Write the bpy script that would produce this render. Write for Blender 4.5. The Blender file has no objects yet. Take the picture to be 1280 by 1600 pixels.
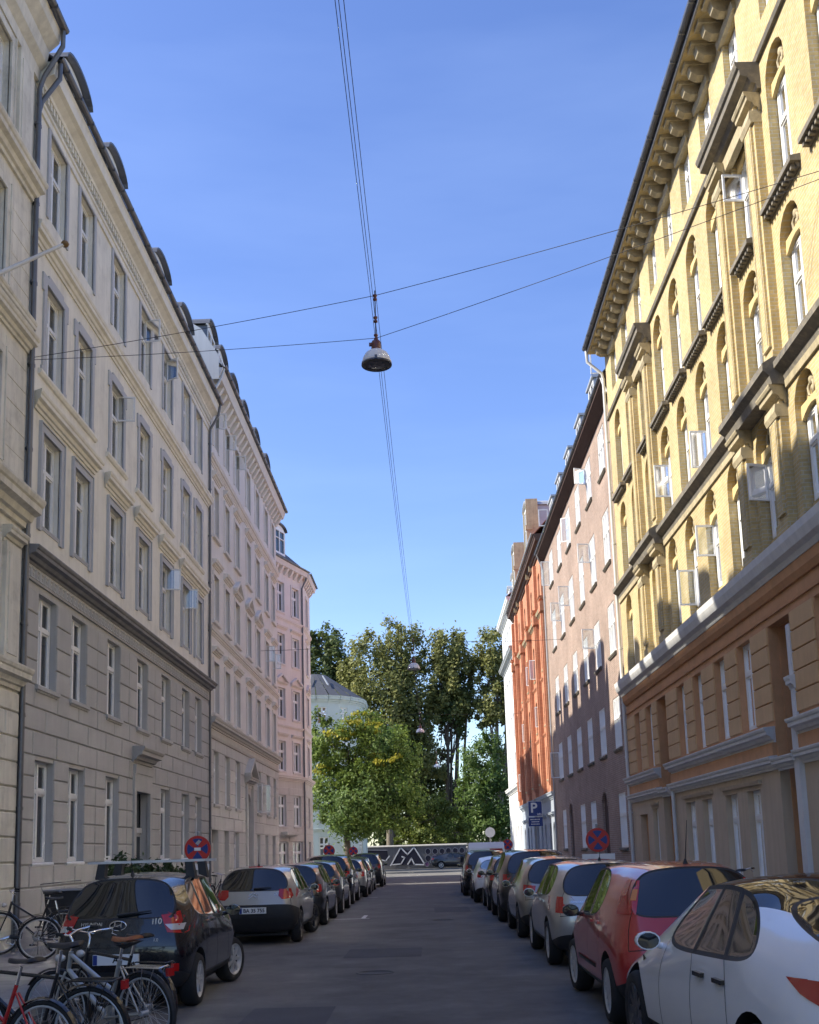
import bpy, bmesh, math, random
from mathutils import Vector, Matrix
from mathutils.bvhtree import BVHTree
random.seed(7)
SC = bpy.context.scene
COL = SC.collection
rad = math.radians

# ---------------------------------------------------------------- camera
FOCAL, ROLL, PITCH, YAW, EYE = 1680.0, 0.03, 0.15924, 0.013468, 1.85
fw = Vector((-math.sin(YAW)*math.cos(PITCH), math.cos(YAW)*math.cos(PITCH), math.sin(PITCH)))
rt = Vector((math.cos(YAW), math.sin(YAW), 0))
up = rt.cross(fw)
cr = rt*math.cos(ROLL) - up*math.sin(ROLL)
cu = rt*math.sin(ROLL) + up*math.cos(ROLL)
cd = bpy.data.cameras.new('camera')
cam = bpy.data.objects.new('camera', cd)
COL.objects.link(cam)
m = Matrix((cr, cu, -fw)).transposed().to_4x4()
m.translation = (0, 0, EYE)
cam.matrix_world = m
cd.sensor_fit = 'HORIZONTAL'
cd.sensor_width = 36
cd.lens = FOCAL/1280*36
cd.shift_y = (1060-800)/1280
cd.clip_start, cd.clip_end = 0.1, 3000
SC.camera = cam

# ---------------------------------------------------------------- sky, sun, exposure
SUN = Vector((-1, -0.09, 0.885)).normalized()          # towards the sun
SUN_EL, SUN_AZ = math.asin(SUN.z), math.atan2(SUN.x, SUN.y)
w = bpy.data.worlds.new('World')
SC.world = w
w.use_nodes = True
nt = w.node_tree
bg = nt.nodes['Background']
sky = nt.nodes.new('ShaderNodeTexSky')
sky.sky_type = 'NISHITA'
sky.sun_disc = False
sky.sun_elevation = SUN_EL
sky.sun_rotation = SUN_AZ
sky.altitude = 0
sky.air_density, sky.dust_density, sky.ozone_density = 1.0, 0.6, 2.5
tcw = nt.nodes.new('ShaderNodeTexCoord')
# thin cirrus veil: streaks of slightly paler sky
mpw = nt.nodes.new('ShaderNodeMapping')
mpw.inputs['Scale'].default_value = (1.3, 3.2, 7.0)
mpw.inputs['Rotation'].default_value = (0.3, 0.5, 0.4)
nzw = nt.nodes.new('ShaderNodeTexNoise')
nzw.inputs['Scale'].default_value = 1.2
nzw.inputs['Detail'].default_value = 5
nzw.inputs['Roughness'].default_value = 0.55
rmw = nt.nodes.new('ShaderNodeMapRange')
rmw.inputs[1].default_value, rmw.inputs[2].default_value = 0.45, 0.85
rmw.inputs[3].default_value, rmw.inputs[4].default_value = 0.0, 0.07
mxw = nt.nodes.new('ShaderNodeMixRGB')
mxw.inputs[2].default_value = (5.2, 6.6, 9.0, 1)
hsw = nt.nodes.new('ShaderNodeHueSaturation')
hsw.inputs['Hue'].default_value = 0.515
hsw.inputs['Saturation'].default_value = 1.15
nt.links.new(tcw.outputs['Generated'], mpw.inputs['Vector'])
nt.links.new(mpw.outputs[0], nzw.inputs['Vector'])
nt.links.new(nzw.outputs['Fac'], rmw.inputs[0])
nt.links.new(rmw.outputs[0], mxw.inputs[0])
nt.links.new(sky.outputs[0], hsw.inputs['Color'])
nt.links.new(hsw.outputs[0], mxw.inputs[1])
nt.links.new(mxw.outputs[0], bg.inputs['Color'])
bg.inputs['Strength'].default_value = 0.077
ld = bpy.data.lights.new('sun', 'SUN')
ld.energy, ld.angle, ld.color = 2.6, rad(0.53), (1.0, 0.93, 0.80)
so = bpy.data.objects.new('sun', ld)
COL.objects.link(so)
so.rotation_euler = (-SUN).to_track_quat('-Z', 'Y').to_euler()
so.location = (-30, -5, 40)
vs = SC.view_settings
vs.view_transform, vs.look, vs.exposure, vs.gamma = 'Standard', 'None', 1.85, 1.0
vs.use_curve_mapping = False
SC.render.engine = 'CYCLES'
cy = SC.cycles
cy.use_denoising = True
cy.max_bounces, cy.diffuse_bounces, cy.glossy_bounces, cy.transparent_max_bounces = 10, 6, 4, 12
cy.sample_clamp_indirect = 40.0
cy.blur_glossy = 0.1

# ---------------------------------------------------------------- materials
MATS = {}
def N(nt, t, **kw):
    n = nt.nodes.new('ShaderNode'+t)
    for k, v in kw.items():
        n.inputs[k.replace('_', ' ')].default_value = v
    return n
def c4(c): return (c[0], c[1], c[2], 1)
def pm(name, col, rough=0.7, var=0.12, scale=1.5, bump=0.0, bscale=40, metal=0.0, spec=0.4, streak=0.0, coat=0.0, dark=None, dfac=0.0):
    """painted / plastered / metal surface: base colour with two scales of blotch, rain streaks and fine relief"""
    if name in MATS: return MATS[name]
    m = bpy.data.materials.new(name); m.use_nodes = True
    nt = m.node_tree; b = nt.nodes['Principled BSDF']; L = nt.links.new
    b.inputs['Roughness'].default_value = rough
    b.inputs['Metallic'].default_value = metal
    b.inputs['Specular IOR Level'].default_value = spec
    b.inputs['Coat Weight'].default_value = coat
    b.inputs['Coat Roughness'].default_value = 0.04
    geo = N(nt, 'NewGeometry')
    n1 = N(nt, 'TexNoise', Scale=scale, Detail=6, Roughness=0.65)
    L(geo.outputs['Position'], n1.inputs['Vector'])
    r1 = N(nt, 'MapRange'); r1.inputs[1].default_value, r1.inputs[2].default_value = 0.25, 0.75
    r1.inputs[3].default_value, r1.inputs[4].default_value = 1-var, 1+var
    L(n1.outputs['Fac'], r1.inputs[0])
    fac = r1.outputs[0]
    if streak:
        mp = N(nt, 'Mapping'); mp.inputs['Scale'].default_value = (3.2, 3.2, 0.22)
        L(geo.outputs['Position'], mp.inputs['Vector'])
        n2 = N(nt, 'TexNoise', Scale=1.6, Detail=4, Roughness=0.6); L(mp.outputs[0], n2.inputs['Vector'])
        r2 = N(nt, 'MapRange'); r2.inputs[1].default_value, r2.inputs[2].default_value = 0.35, 0.7
        r2.inputs[3].default_value, r2.inputs[4].default_value = 1.0, 1-streak
        L(n2.outputs['Fac'], r2.inputs[0])
        mu = N(nt, 'Math'); mu.operation = 'MULTIPLY'; L(fac, mu.inputs[0]); L(r2.outputs[0], mu.inputs[1]); fac = mu.outputs[0]
    mx = N(nt, 'VectorMath'); mx.operation = 'SCALE'
    mx.inputs[0].default_value = col[:3]
    if dark:
        n3 = N(nt, 'TexNoise', Scale=scale*2.3, Detail=8, Roughness=0.7); L(geo.outputs['Position'], n3.inputs['Vector'])
        r3 = N(nt, 'MapRange'); r3.inputs[1].default_value, r3.inputs[2].default_value = 0.5, 0.68
        r3.inputs[3].default_value, r3.inputs[4].default_value = 0, dfac
        L(n3.outputs['Fac'], r3.inputs[0])
        mc = N(nt, 'MixRGB'); mc.inputs[1].default_value = c4(col); mc.inputs[2].default_value = c4(dark)
        L(r3.outputs[0], mc.inputs[0]); L(mc.outputs[0], mx.inputs[0])
    L(fac, mx.inputs['Scale'])
    L(mx.outputs[0], b.inputs['Base Color'])
    if bump:
        nb = N(nt, 'TexNoise', Scale=bscale, Detail=5, Roughness=0.6); L(geo.outputs['Position'], nb.inputs['Vector'])
        bp = N(nt, 'Bump', Strength=bump, Distance=0.01); L(nb.outputs['Fac'], bp.inputs['Height']); L(bp.outputs[0], b.inputs['Normal'])
    MATS[name] = m
    return m
def brickm(name, c1, c2, mortar, bw=0.235, bh=0.078, ms=0.010, rough=0.85, bump=0.5, soot=0.0):
    m = bpy.data.materials.new(name); m.use_nodes = True
    nt = m.node_tree; b = nt.nodes['Principled BSDF']; L = nt.links.new
    b.inputs['Roughness'].default_value = rough; b.inputs['Specular IOR Level'].default_value = 0.2
    geo = N(nt, 'NewGeometry'); sx = N(nt, 'SeparateXYZ'); L(geo.outputs['Position'], sx.inputs[0])
    ad = N(nt, 'Math'); ad.operation = 'ADD'; L(sx.outputs[0], ad.inputs[0]); L(sx.outputs[1], ad.inputs[1])
    cb = N(nt, 'CombineXYZ'); L(ad.outputs[0], cb.inputs[0]); L(sx.outputs[2], cb.inputs[1])
    br = N(nt, 'TexBrick'); L(cb.outputs[0], br.inputs['Vector'])
    br.inputs['Color1'].default_value, br.inputs['Color2'].default_value, br.inputs['Mortar'].default_value = c4(c1), c4(c2), c4(mortar)
    br.inputs['Scale'].default_value = 1.0; br.inputs['Mortar Size'].default_value = ms; br.inputs['Mortar Smooth'].default_value = 0.3
    br.inputs['Brick Width'].default_value, br.inputs['Row Height'].default_value = bw, bh
    n1 = N(nt, 'TexNoise', Scale=0.6, Detail=8, Roughness=0.7); L(geo.outputs['Position'], n1.inputs['Vector'])
    r1 = N(nt, 'MapRange'); r1.inputs[1].default_value, r1.inputs[2].default_value = 0.3, 0.7
    r1.inputs[3].default_value, r1.inputs[4].default_value = 0.82-soot, 1.12
    L(n1.outputs['Fac'], r1.inputs[0])
    n2 = N(nt, 'TexNoise', Scale=9, Detail=3, Roughness=0.7); L(geo.outputs['Position'], n2.inputs['Vector'])
    r2 = N(nt, 'MapRange'); r2.inputs[1].default_value, r2.inputs[2].default_value = 0.3, 0.7
    r2.inputs[3].default_value, r2.inputs[4].default_value = 0.88, 1.1
    L(n2.outputs['Fac'], r2.inputs[0])
    mu = N(nt, 'Math'); mu.operation = 'MULTIPLY'; L(r1.outputs[0], mu.inputs[0]); L(r2.outputs[0], mu.inputs[1])
    mx = N(nt, 'VectorMath'); mx.operation = 'SCALE'; L(br.outputs['Color'], mx.inputs[0]); L(mu.outputs[0], mx.inputs['Scale'])
    L(mx.outputs[0], b.inputs['Base Color'])
    iv = N(nt, 'Math'); iv.operation = 'SUBTRACT'; iv.inputs[0].default_value = 1; L(br.outputs['Fac'], iv.inputs[1])
    bp = N(nt, 'Bump', Strength=bump, Distance=0.012); L(iv.outputs[0], bp.inputs['Height']); L(bp.outputs[0], b.inputs['Normal'])
    MATS[name] = m
    return m
def glassm(name, tint, refl_rough=0.13, ior=2.3):
    """window glass: clear with mirror reflection by angle"""
    m = bpy.data.materials.new(name); m.use_nodes = True
    nt = m.node_tree; L = nt.links.new
    nt.nodes.remove(nt.nodes['Principled BSDF'])
    out = nt.nodes['Material Output']
    fr = N(nt, 'Fresnel', IOR=ior)
    tr = N(nt, 'BsdfTransparent', Color=c4(tint)); gl = N(nt, 'BsdfGlossy', Color=(1, 1, 1, 1), Roughness=refl_rough)
    geo = N(nt, 'NewGeometry'); nz = N(nt, 'TexNoise', Scale=1.1, Detail=2); L(geo.outputs['Position'], nz.inputs['Vector'])
    bp = N(nt, 'Bump', Strength=0.25, Distance=0.012); L(nz.outputs['Fac'], bp.inputs['Height'])
    L(bp.outputs[0], gl.inputs['Normal'])
    mx = N(nt, 'MixShader'); L(fr.outputs[0], mx.inputs[0]); L(tr.outputs[0], mx.inputs[1]); L(gl.outputs[0], mx.inputs[2])
    L(mx.outputs[0], out.inputs['Surface'])
    MATS[name] = m
    return m
def leafm(name, c1, c2, trans=0.42):
    m = bpy.data.materials.new(name); m.use_nodes = True
    nt = m.node_tree; L = nt.links.new
    b = nt.nodes['Principled BSDF']; b.inputs['Roughness'].default_value = 0.55; b.inputs['Specular IOR Level'].default_value = 0.3
    geo = N(nt, 'NewGeometry')
    n1 = N(nt, 'TexNoise', Scale=0.35, Detail=3); L(geo.outputs['Position'], n1.inputs['Vector'])
    rp = N(nt, 'MapRange'); rp.inputs[1].default_value, rp.inputs[2].default_value = 0.35, 0.65; L(n1.outputs['Fac'], rp.inputs[0])
    ad = N(nt, 'Math'); ad.operation = 'MULTIPLY_ADD'; ad.inputs[1].default_value = 0.6; L(geo.outputs['Random Per Island'], ad.inputs[0])
    ml = N(nt, 'Math'); ml.operation = 'MULTIPLY'; ml.inputs[1].default_value = 0.4; L(rp.outputs[0], ml.inputs[0]); L(ml.outputs[0], ad.inputs[2])
    mx = N(nt, 'MixRGB'); mx.inputs[1].default_value, mx.inputs[2].default_value = c4(c1), c4(c2); L(ad.outputs[0], mx.inputs[0])
    L(mx.outputs[0], b.inputs['Base Color'])
    tl = N(nt, 'BsdfTranslucent'); L(mx.outputs[0], tl.inputs['Color'])
    ms = N(nt, 'MixShader'); ms.inputs[0].default_value = trans; L(b.outputs[0], ms.inputs[1]); L(tl.outputs[0], ms.inputs[2])
    L(ms.outputs[0], nt.nodes['Material Output'].inputs['Surface'])
    MATS[name] = m
    return m
def flat(name, col, rough=0.5, metal=0.0, spec=0.5, coat=0.0):
    return pm(name, col, rough, 0.05, 6.0, 0, 40, metal, spec, 0, coat)

M = dict(
    cream=pm('cream_plaster', (.82, .785, .675), .85, .08, .8, .15, 60, streak=.12, dark=(.42, .39, .33), dfac=.25),
    grey=pm('grey_plaster', (.47, .458, .43), .85, .10, .9, .15, 60, streak=.10),
    greyl=pm('grey_stone_trim', (.55, .55, .55), .8, .10, 1.5, .1, 50, streak=.15),
    surround=pm('grey_surround_paint', (.47, .475, .485), .75, .08, 1.5, .08, 50),
    cream0=pm('aged_cream_plaster', (.76, .725, .62), .85, .12, .9, .2, 60, streak=.2, dark=(.33, .30, .24), dfac=.35),
    darkcor=pm('dark_grey_cornice', (.25, .25, .26), .8, .15, 2, .1, 50, streak=.2),
    pink=pm('pale_pinkish_plaster', (.77, .725, .655), .85, .07, .8, .12, 60, streak=.08),
    pinkgrey=pm('warm_grey_plaster', (.58, .555, .50), .85, .08, .8, .12, 60, streak=.1),
    pink3=pm('rose_plaster', (.74, .685, .63), .85, .07, .8, .1, 60, streak=.08),
    mint=pm('pale_green_plaster', (.60, .66, .60), .85, .06, .8, .1, 60),
    white=pm('white_wood_paint', (.80, .80, .78), .45, .05, 4, .05, 80),
    whitewall=pm('white_wall_paint', (.66, .67, .66), .8, .05, .8, .1, 60, streak=.08),
    whitetrim=pm('white_stone_trim', (.66, .66, .65), .7, .08, 1.5, .08, 60, streak=.12),
    rust=pm('rust_orange_plaster', (.56, .30, .15), .85, .10, .9, .15, 60, streak=.1, dark=(.40, .24, .11), dfac=.5),
    ochre=pm('ochre_plaster', (.60, .39, .20), .85, .10, 1.2, .15, 60, streak=.08),
    sand=pm('brown_beige_plaster', (.53, .43, .31), .85, .09, .9, .15, 60, streak=.12),
    darkstone=pm('sooty_sandstone', (.17, .155, .13), .85, .3, 3, .3, 40, dark=(.32, .27, .19), dfac=.6),
    stone=pm('yellowish_sandstone', (.46, .39, .25), .85, .2, 2.5, .3, 40, streak=.2, dark=(.24, .20, .13), dfac=.5),
    ybrick=brickm('yellow_brick', (.55, .43, .215), (.485, .37, .17), (.50, .45, .34), soot=.06),
    ysmooth=pm('yellow_brick_smooth', (.60, .46, .22), .85, .08, 2, .1, 40),
    brbrick=brickm('brown_brick', (.38, .27, .215), (.31, .225, .18), (.42, .37, .33), soot=.08),
    rbrick=brickm('red_brick', (.56, .24, .135), (.48, .19, .105), (.46, .29, .20), soot=.05),
    bluegrey=pm('blue_grey_plaster', (.33, .37, .42), .8, .1, 1.2, .1, 50, streak=.15),
    slate=pm('slate_roof', (.07, .073, .08), .6, .2, 4, .3, 12),
    tile=pm('red_roof_tile', (.34, .12, .07), .8, .2, 5, .3, 12),
    zinc=pm('zinc_sheet', (.16, .165, .175), .45, .15, 3, .05, 30, metal=.6),
    zincl=pm('pale_zinc_sheet', (.42, .44, .45), .45, .12, 3, .05, 30, metal=.4),
    soffit=pm('dark_brown_soffit', (.075, .045, .035), .8, .15, 3, .1, 40),
    pipew=flat('white_pipe_paint', (.62, .63, .62), .5),
    asphalt=pm('asphalt', (.128, .125, .12), .9, .30, .7, .6, 120, spec=.25, dark=(.165, .162, .155), dfac=.85),
    paver=pm('pavement_slabs', (.30, .29, .275), .85, .15, 2, .2, 50),
    kerb=pm('granite_kerb', (.33, .32, .31), .8, .15, 5, .2, 60),
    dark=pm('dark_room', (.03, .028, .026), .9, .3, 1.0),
    curtain=pm('curtain_cloth', (.62, .60, .56), .9, .08, 2),
    blind=pm('grey_blind', (.40, .40, .39), .8, .06, 2),
    bark=pm('bark', (.085, .068, .05), .9, .3, 5, .6, 14),
    barkl=pm('pale_bark', (.17, .145, .11), .9, .3, 5, .6, 14),
    chrome=flat('chrome', (.75, .75, .76), .15, 1.0),
    alloy=flat('alloy', (.52, .53, .54), .35, .35),
    alloyd=flat('dark_alloy', (.10, .10, .11), .35, .7),
    rubber=pm('tyre_rubber', (.022, .022, .023), .85, .2, 8, .2, 60),
    plastic=pm('black_plastic', (.028, .028, .030), .6, .12, 8, .1, 90),
    gloss=flat('gloss_black', (.012, .012, .013), .15, 0, .5),
    redlens=flat('red_lens', (.42, .012, .012), .12, 0, .6, .6),
    clearlens=flat('clear_lens', (.60, .58, .56), .12, .2, .6, .5),
    orangelens=flat('orange_lens', (.60, .20, .03), .12, 0, .6),
    plate=flat('plate_white', (.78, .78, .76), .4),
    blue=flat('sign_blue', (.010, .035, .22), .35),
    red=flat('sign_red', (.50, .022, .018), .35),
    whitep=flat('sign_white', (.80, .80, .80), .35),
    signgrey=flat('sign_back', (.42, .43, .44), .5, .3),
    black=flat('black_ink', (.012, .012, .012), .6),
    steel=flat('galvanised_steel', (.34, .35, .36), .45, .8),
    cable=flat('black_cable', (.03, .03, .035), .7),
    ceramic=flat('brown_ceramic', (.11, .04, .035), .3),
    lampwhite=flat('lamp_enamel', (.68, .68, .66), .4),
    lampglass=flat('lamp_glass', (.10, .10, .12), .1, 0, .8),
    leather=flat('brown_leather', (.30, .095, .035), .45),
    saddle=flat('black_saddle', (.025, .025, .027), .5),
    wire=flat('spoke_steel', (.62, .62, .62), .3, .9),
    bikesilver=pm('silver_bike_paint', (.46, .46, .44), .3, .05, 5, metal=.6, coat=.4),
    bikeblack=flat('black_bike_paint', (.018, .018, .02), .25, 0, .5, .5),
    bikered=flat('red_bike_paint', (.42, .015, .015), .25, 0, .5, .5),
    pane=glassm('window_glass', (.82, .86, .86)),
    carglass=pm('car_glass', (.012, .014, .016), .03, .02, 1, spec=.9),
    terracotta=flat('dark_planter', (.06, .06, .062), .7),
    gwall=None,
)
# ---------------------------------------------------------------- helpers
def tag(o, label=None, cat=None, group=None, kind=None):
    if label: o['label'] = label
    if cat: o['category'] = cat
    if group: o['group'] = group
    if kind: o['kind'] = kind
    return o
def empty(name, loc=(0, 0, 0), rz=0.0):
    o = bpy.data.objects.new(name, None); COL.objects.link(o)
    o.location = loc; o.rotation_euler = (0, 0, rz); o.empty_display_size = .2
    return o
def link(name, me, parent=None, loc=(0, 0, 0), rot=(0, 0, 0)):
    o = bpy.data.objects.new(name, me); COL.objects.link(o)
    o.parent = parent; o.location = loc; o.rotation_euler = rot
    return o
def ident(a, b, c): return (a, b, c)
class MB:
    """collects boxes, prisms, tubes ... into one mesh; T maps builder coordinates to the object's"""
    def __init__(s, T=ident): s.v, s.f, s.mi, s.T, s.cur, s.sm = [], [], [], T, 0, []
    def add(s, vs, fs, smooth=False):
        o = len(s.v); s.v += [s.T(*p) for p in vs]
        for f in fs: s.f.append([o+i for i in f]); s.mi.append(s.cur); s.sm.append(smooth)
    def box(s, a0, a1, b0, b1, c0, c1):
        s.add([(a0, b0, c0), (a1, b0, c0), (a1, b1, c0), (a0, b1, c0), (a0, b0, c1), (a1, b0, c1), (a1, b1, c1), (a0, b1, c1)],
              [(3, 2, 1, 0), (4, 5, 6, 7), (0, 1, 5, 4), (1, 2, 6, 5), (2, 3, 7, 6), (3, 0, 4, 7)])
    def block(s, a0, a1, b0, b1, c0, c1, e=.02, sk0=0, sk1=0):
        """face-chamfered stone block: back at b0, front at b1; sk shifts the top ends"""
        s.add([(a0, b0, c0), (a1, b0, c0), (a1+sk1, b0, c1), (a0+sk0, b0, c1), (a0, b1-e, c0), (a1, b1-e, c0), (a1+sk1, b1-e, c1), (a0+sk0, b1-e, c1),
               (a0+e, b1, c0+e), (a1-e, b1, c0+e), (a1-e+sk1, b1, c1-e), (a0+e+sk0, b1, c1-e)],
              [(0, 1, 5, 4), (1, 2, 6, 5), (2, 3, 7, 6), (3, 0, 4, 7), (4, 5, 9, 8), (5, 6, 10, 9), (6, 7, 11, 10), (7, 4, 8, 11), (8, 9, 10, 11)])
    def prism(s, prof, a0, a1, ret=0.0):
        """profile of (n, z) swept along s from a0 to a1; ret mitres the ends back by n*ret"""
        k = len(prof)
        vs = [(a0-p[0]*ret, p[0], p[1]) for p in prof]+[(a1+p[0]*ret, p[0], p[1]) for p in prof]
        s.add(vs, [(i, (i+1) % k, k+(i+1) % k, k+i) for i in range(k)]+[tuple(range(k))[::-1], tuple(range(k, 2*k))])
    def tube(s, pts, r, n=8, cap=True, smooth=True):
        pts = [Vector(p) for p in pts]; rs = r if isinstance(r, (list, tuple)) else [r]*len(pts)
        vs, fs = [], []
        u = None
        for i, p in enumerate(pts):
            t = (pts[min(i+1, len(pts)-1)]-pts[max(i-1, 0)]).normalized()
            if u is None:
                u = t.orthogonal().normalized()
            else:
                u = (u-t*u.dot(t))
                u = u.normalized() if u.length > 1e-6 else t.orthogonal().normalized()
            b = t.cross(u)
            for k in range(n):
                a = 2*math.pi*k/n
                vs.append(tuple(p+(u*math.cos(a)+b*math.sin(a))*rs[i]))
        for i in range(len(pts)-1):
            for k in range(n): fs.append((i*n+k, i*n+(k+1) % n, (i+1)*n+(k+1) % n, (i+1)*n+k))
        s.add(vs, fs, smooth)
        if cap: s.add(vs[:n], [tuple(range(n))[::-1]]); s.add(vs[-n:], [tuple(range(n))])
    def lathe(s, prof, c=(0, 0, 0), ax='z', n=20, smooth=True, caps=True):
        """profile of (r, h) round an axis through c"""
        vs = []
        for r, h in prof:
            for k in range(n):
                a = 2*math.pi*k/n; x, y = r*math.cos(a), r*math.sin(a)
                q = (x, y, h) if ax == 'z' else ((h, x, y) if ax == 'x' else (x, h, y))
                vs.append((c[0]+q[0], c[1]+q[1], c[2]+q[2]))
        fs = [(i*n+k, i*n+(k+1) % n, (i+1)*n+(k+1) % n, (i+1)*n+k) for i in range(len(prof)-1) for k in range(n)]
        s.add(vs, fs, smooth)
        for i, d in ((0, -1), (len(prof)-1, 1)):
            if caps and prof[i][0] > 1e-4: s.add(vs[i*n:(i+1)*n], [tuple(range(n))[::d]])
    def poly(s, pts, d):
        """flat polygon extruded by vector d"""
        k = len(pts); q = [tuple(Vector(p)+Vector(d)) for p in pts]
        s.add(list(pts)+q, [tuple(range(k))[::-1], tuple(range(k, 2*k))]+[(i, (i+1) % k, k+(i+1) % k, k+i) for i in range(k)])
    def mesh(s, name, mats, fix=True):
        me = bpy.data.meshes.new(name); me.from_pydata(s.v, [], s.f)
        for mt in (mats if isinstance(mats, (list, tuple)) else [mats]): me.materials.append(mt)
        if max(s.mi or [0]): me.polygons.foreach_set('material_index', s.mi)
        if any(s.sm): me.polygons.foreach_set('use_smooth', s.sm)
        if fix:
            bm = bmesh.new(); bm.from_mesh(me); bmesh.ops.recalc_face_normals(bm, faces=bm.faces); bm.to_mesh(me); bm.free()
        me.update()
        return me
    def build(s, name, mats, parent=None, loc=(0, 0, 0), fix=True, rot=(0, 0, 0)):
        return link(name, s.mesh(name, mats, fix), parent, loc, rot)
def copy_tree(o, parent=None):
    c = o.copy(); COL.objects.link(c); c.parent = parent
    for ch in list(o.children): copy_tree(ch, c)
    return c
def text_mesh(txt, size, mat, depth=.001, bold=0.0):
    cu_ = bpy.data.curves.new('lettering', 'FONT'); cu_.body = txt; cu_.size = size; cu_.align_x, cu_.align_y = 'CENTER', 'CENTER'
    cu_.extrude = depth; cu_.offset = bold; cu_.resolution_u = 3
    o = bpy.data.objects.new('lettering', cu_); COL.objects.link(o)
    me = bpy.data.meshes.new_from_object(o.evaluated_get(bpy.context.evaluated_depsgraph_get()))
    bpy.data.objects.remove(o); bpy.data.curves.remove(cu_)
    me.materials.clear(); me.materials.append(mat)
    return me

# ---------------------------------------------------------------- facades
class Fac:
    """a street front: s runs along it away from the camera, n outwards to the street, z up; base is the building's Empty"""
    def __init__(f, root, p0, d, nn, key):
        f.root, f.key = root, key
        f.p0, f.d, f.n = Vector((p0[0], p0[1], 0)), Vector((d[0], d[1], 0)).normalized(), Vector((nn[0], nn[1], 0)).normalized()
        f.b = Vector(root.location)
    def T(f, s, n, z):
        q = f.p0+f.d*s+f.n*n-f.b
        return (q.x, q.y, z-f.b.z)
    def R(f, s, n, z):                                    # rotation only, for shared pieces
        q = f.d*s+f.n*n
        return (q.x, q.y, z)
    def mb(f): return MB(f.T)
    def rb(f): return MB(f.R)
def wall(mb, s0, s1, z0, z1, ops, depth=.22, segs=8):
    """sheet with real openings and reveals; ops = (a, b, c, d, rise) rise>0 gives an arched head up to d"""
    ops = [o for o in ops if o[1] > s0 and o[0] < s1]
    S = sorted({s0, s1}|{x for o in ops for x in o[:2] if s0 < x < s1}); Z = sorted({z0, z1}|{x for o in ops for x in (o[2], o[3]) if z0 < x < z1})
    for i in range(len(S)-1):
        for j in range(len(Z)-1):
            cs, cz = (S[i]+S[i+1])/2, (Z[j]+Z[j+1])/2
            if any(o[0] < cs < o[1] and o[2] < cz < o[3] for o in ops): continue
            mb.add([(S[i], 0, Z[j]), (S[i+1], 0, Z[j]), (S[i+1], 0, Z[j+1]), (S[i], 0, Z[j+1])], [(0, 1, 2, 3)])
    for o in ops:
        a, b, c, d = o[:4]; r = o[4] if len(o) > 4 else 0
        low, top = c <= z0, d >= z1; c, d = max(c, z0), min(d, z1)
        outline = [(a, c), (b, c)]
        if r:
            zs = d-r; arc = []
            for k in range(segs+1):
                t = math.pi*k/segs
                arc.append(((a+b)/2+(b-a)/2*math.cos(t), zs+r*math.sin(t)))
            outline += arc
            for k in range(segs):
                (x0, y0), (x1, y1) = arc[k], arc[k+1]
                mb.add([(x0, 0, y0), (x0, 0, d), (x1, 0, d), (x1, 0, y1)], [(0, 1, 2, 3)])
        else:
            outline += [(b, d), (a, d)]
        k = len(outline)
        mb.add([(p[0], 0, p[1]) for p in outline]+[(p[0], -depth, p[1]) for p in outline], [(i, (i+1) % k, k+(i+1) % k, k+i) for i in range(k) if not (i == 0 and low) and not (i == 2 and not r and top)])
WM = {}
def window_meshes(f, w, h, st):
    k = (f.key, round(w, 2), round(h, 2), st)
    if k in WM: return WM[k]
    g = f.rb(); fr, mu = .055, .09
    tz = {'cross': .655*h, 'high': .70*h, 'three': .60*h}.get(st, .655*h)
    g.box(0, fr, -.05, .03, 0, h); g.box(w-fr, w, -.05, .03, 0, h)
    g.box(fr, w-fr, -.05, .03, 0, fr+.01); g.box(fr, w-fr, -.05, .03, h-fr, h)
    nc = 3 if st == 'three' else (1 if st == 'single' else 2)
    cw = (w-2*fr-(nc-1)*mu)/nc
    cols = [(fr+i*(cw+mu), fr+i*(cw+mu)+cw) for i in range(nc)]
    for i in range(nc-1): g.box(cols[i][1], cols[i+1][0], -.05, .045, fr+.01, h-fr)
    lights = []
    for a, b in cols:
        g.box(a, b, -.05, .04, tz-.045, tz+.045)
        for c, d in ((fr+.01, tz-.045), (tz+.045, h-fr)):
            e = .042                                         # sash
            g.box(a, a+e, -.035, .012, c, d); g.box(b-e, b, -.035, .012, c, d); g.box(a+e, b-e, -.035, .012, c, c+e); g.box(a+e, b-e, -.035, .012, d-e, d)
            lights.append((a+e, b-e, c+e, d-e))
    me = g.mesh('window', M['white'])
    panes = []
    for a, b, c, d in lights:
        p = f.rb(); x, y = (b-a)/2, (d-c)/2
        p.add([(-x, 0, -y), (x, 0, -y), (x, 0, y), (-x, 0, y)], [(0, 1, 2, 3)])
        panes.append((p.mesh('pane', M['pane'], False), f.R((a+b)/2, -.012, (c+d)/2)))
    p = f.rb()
    for a, b, c, d in lights: p.add([(a, -.012, c), (b, -.012, c), (b, -.012, d), (a, -.012, d)], [(0, 1, 2, 3)])
    allp = p.mesh('pane', M['pane'], False)
    WM[k] = (me, panes, allp)
    return WM[k]
CM = {}
def curtain_mesh(f, w, h, kind):
    k = (f.key, round(w, 2), round(h, 2), kind)
    if k not in CM:
        g = f.rb()
        spans = [(0.05, w*.33), (w*.67, w-.05)] if kind == 0 else [(0.05, w-.05)]
        z0 = .05 if kind < 2 else h*.45
        for a, b in spans:
            n = max(6, int((b-a)/.035)); vs = []
            for i in range(n+1):
                x = a+(b-a)*i/n; d = -.16+.025*math.sin(i*1.9)+.012*math.sin(i*.7) if kind < 2 else -.12
                vs += [(x, d, z0), (x, d, h-.04)]
            g.add(vs, [(2*i, 2*i+2, 2*i+3, 2*i+1) for i in range(n)], True)
        CM[k] = g.mesh('curtain', M['curtain'] if kind < 2 else M['blind'], False)
    return CM[k]
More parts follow.
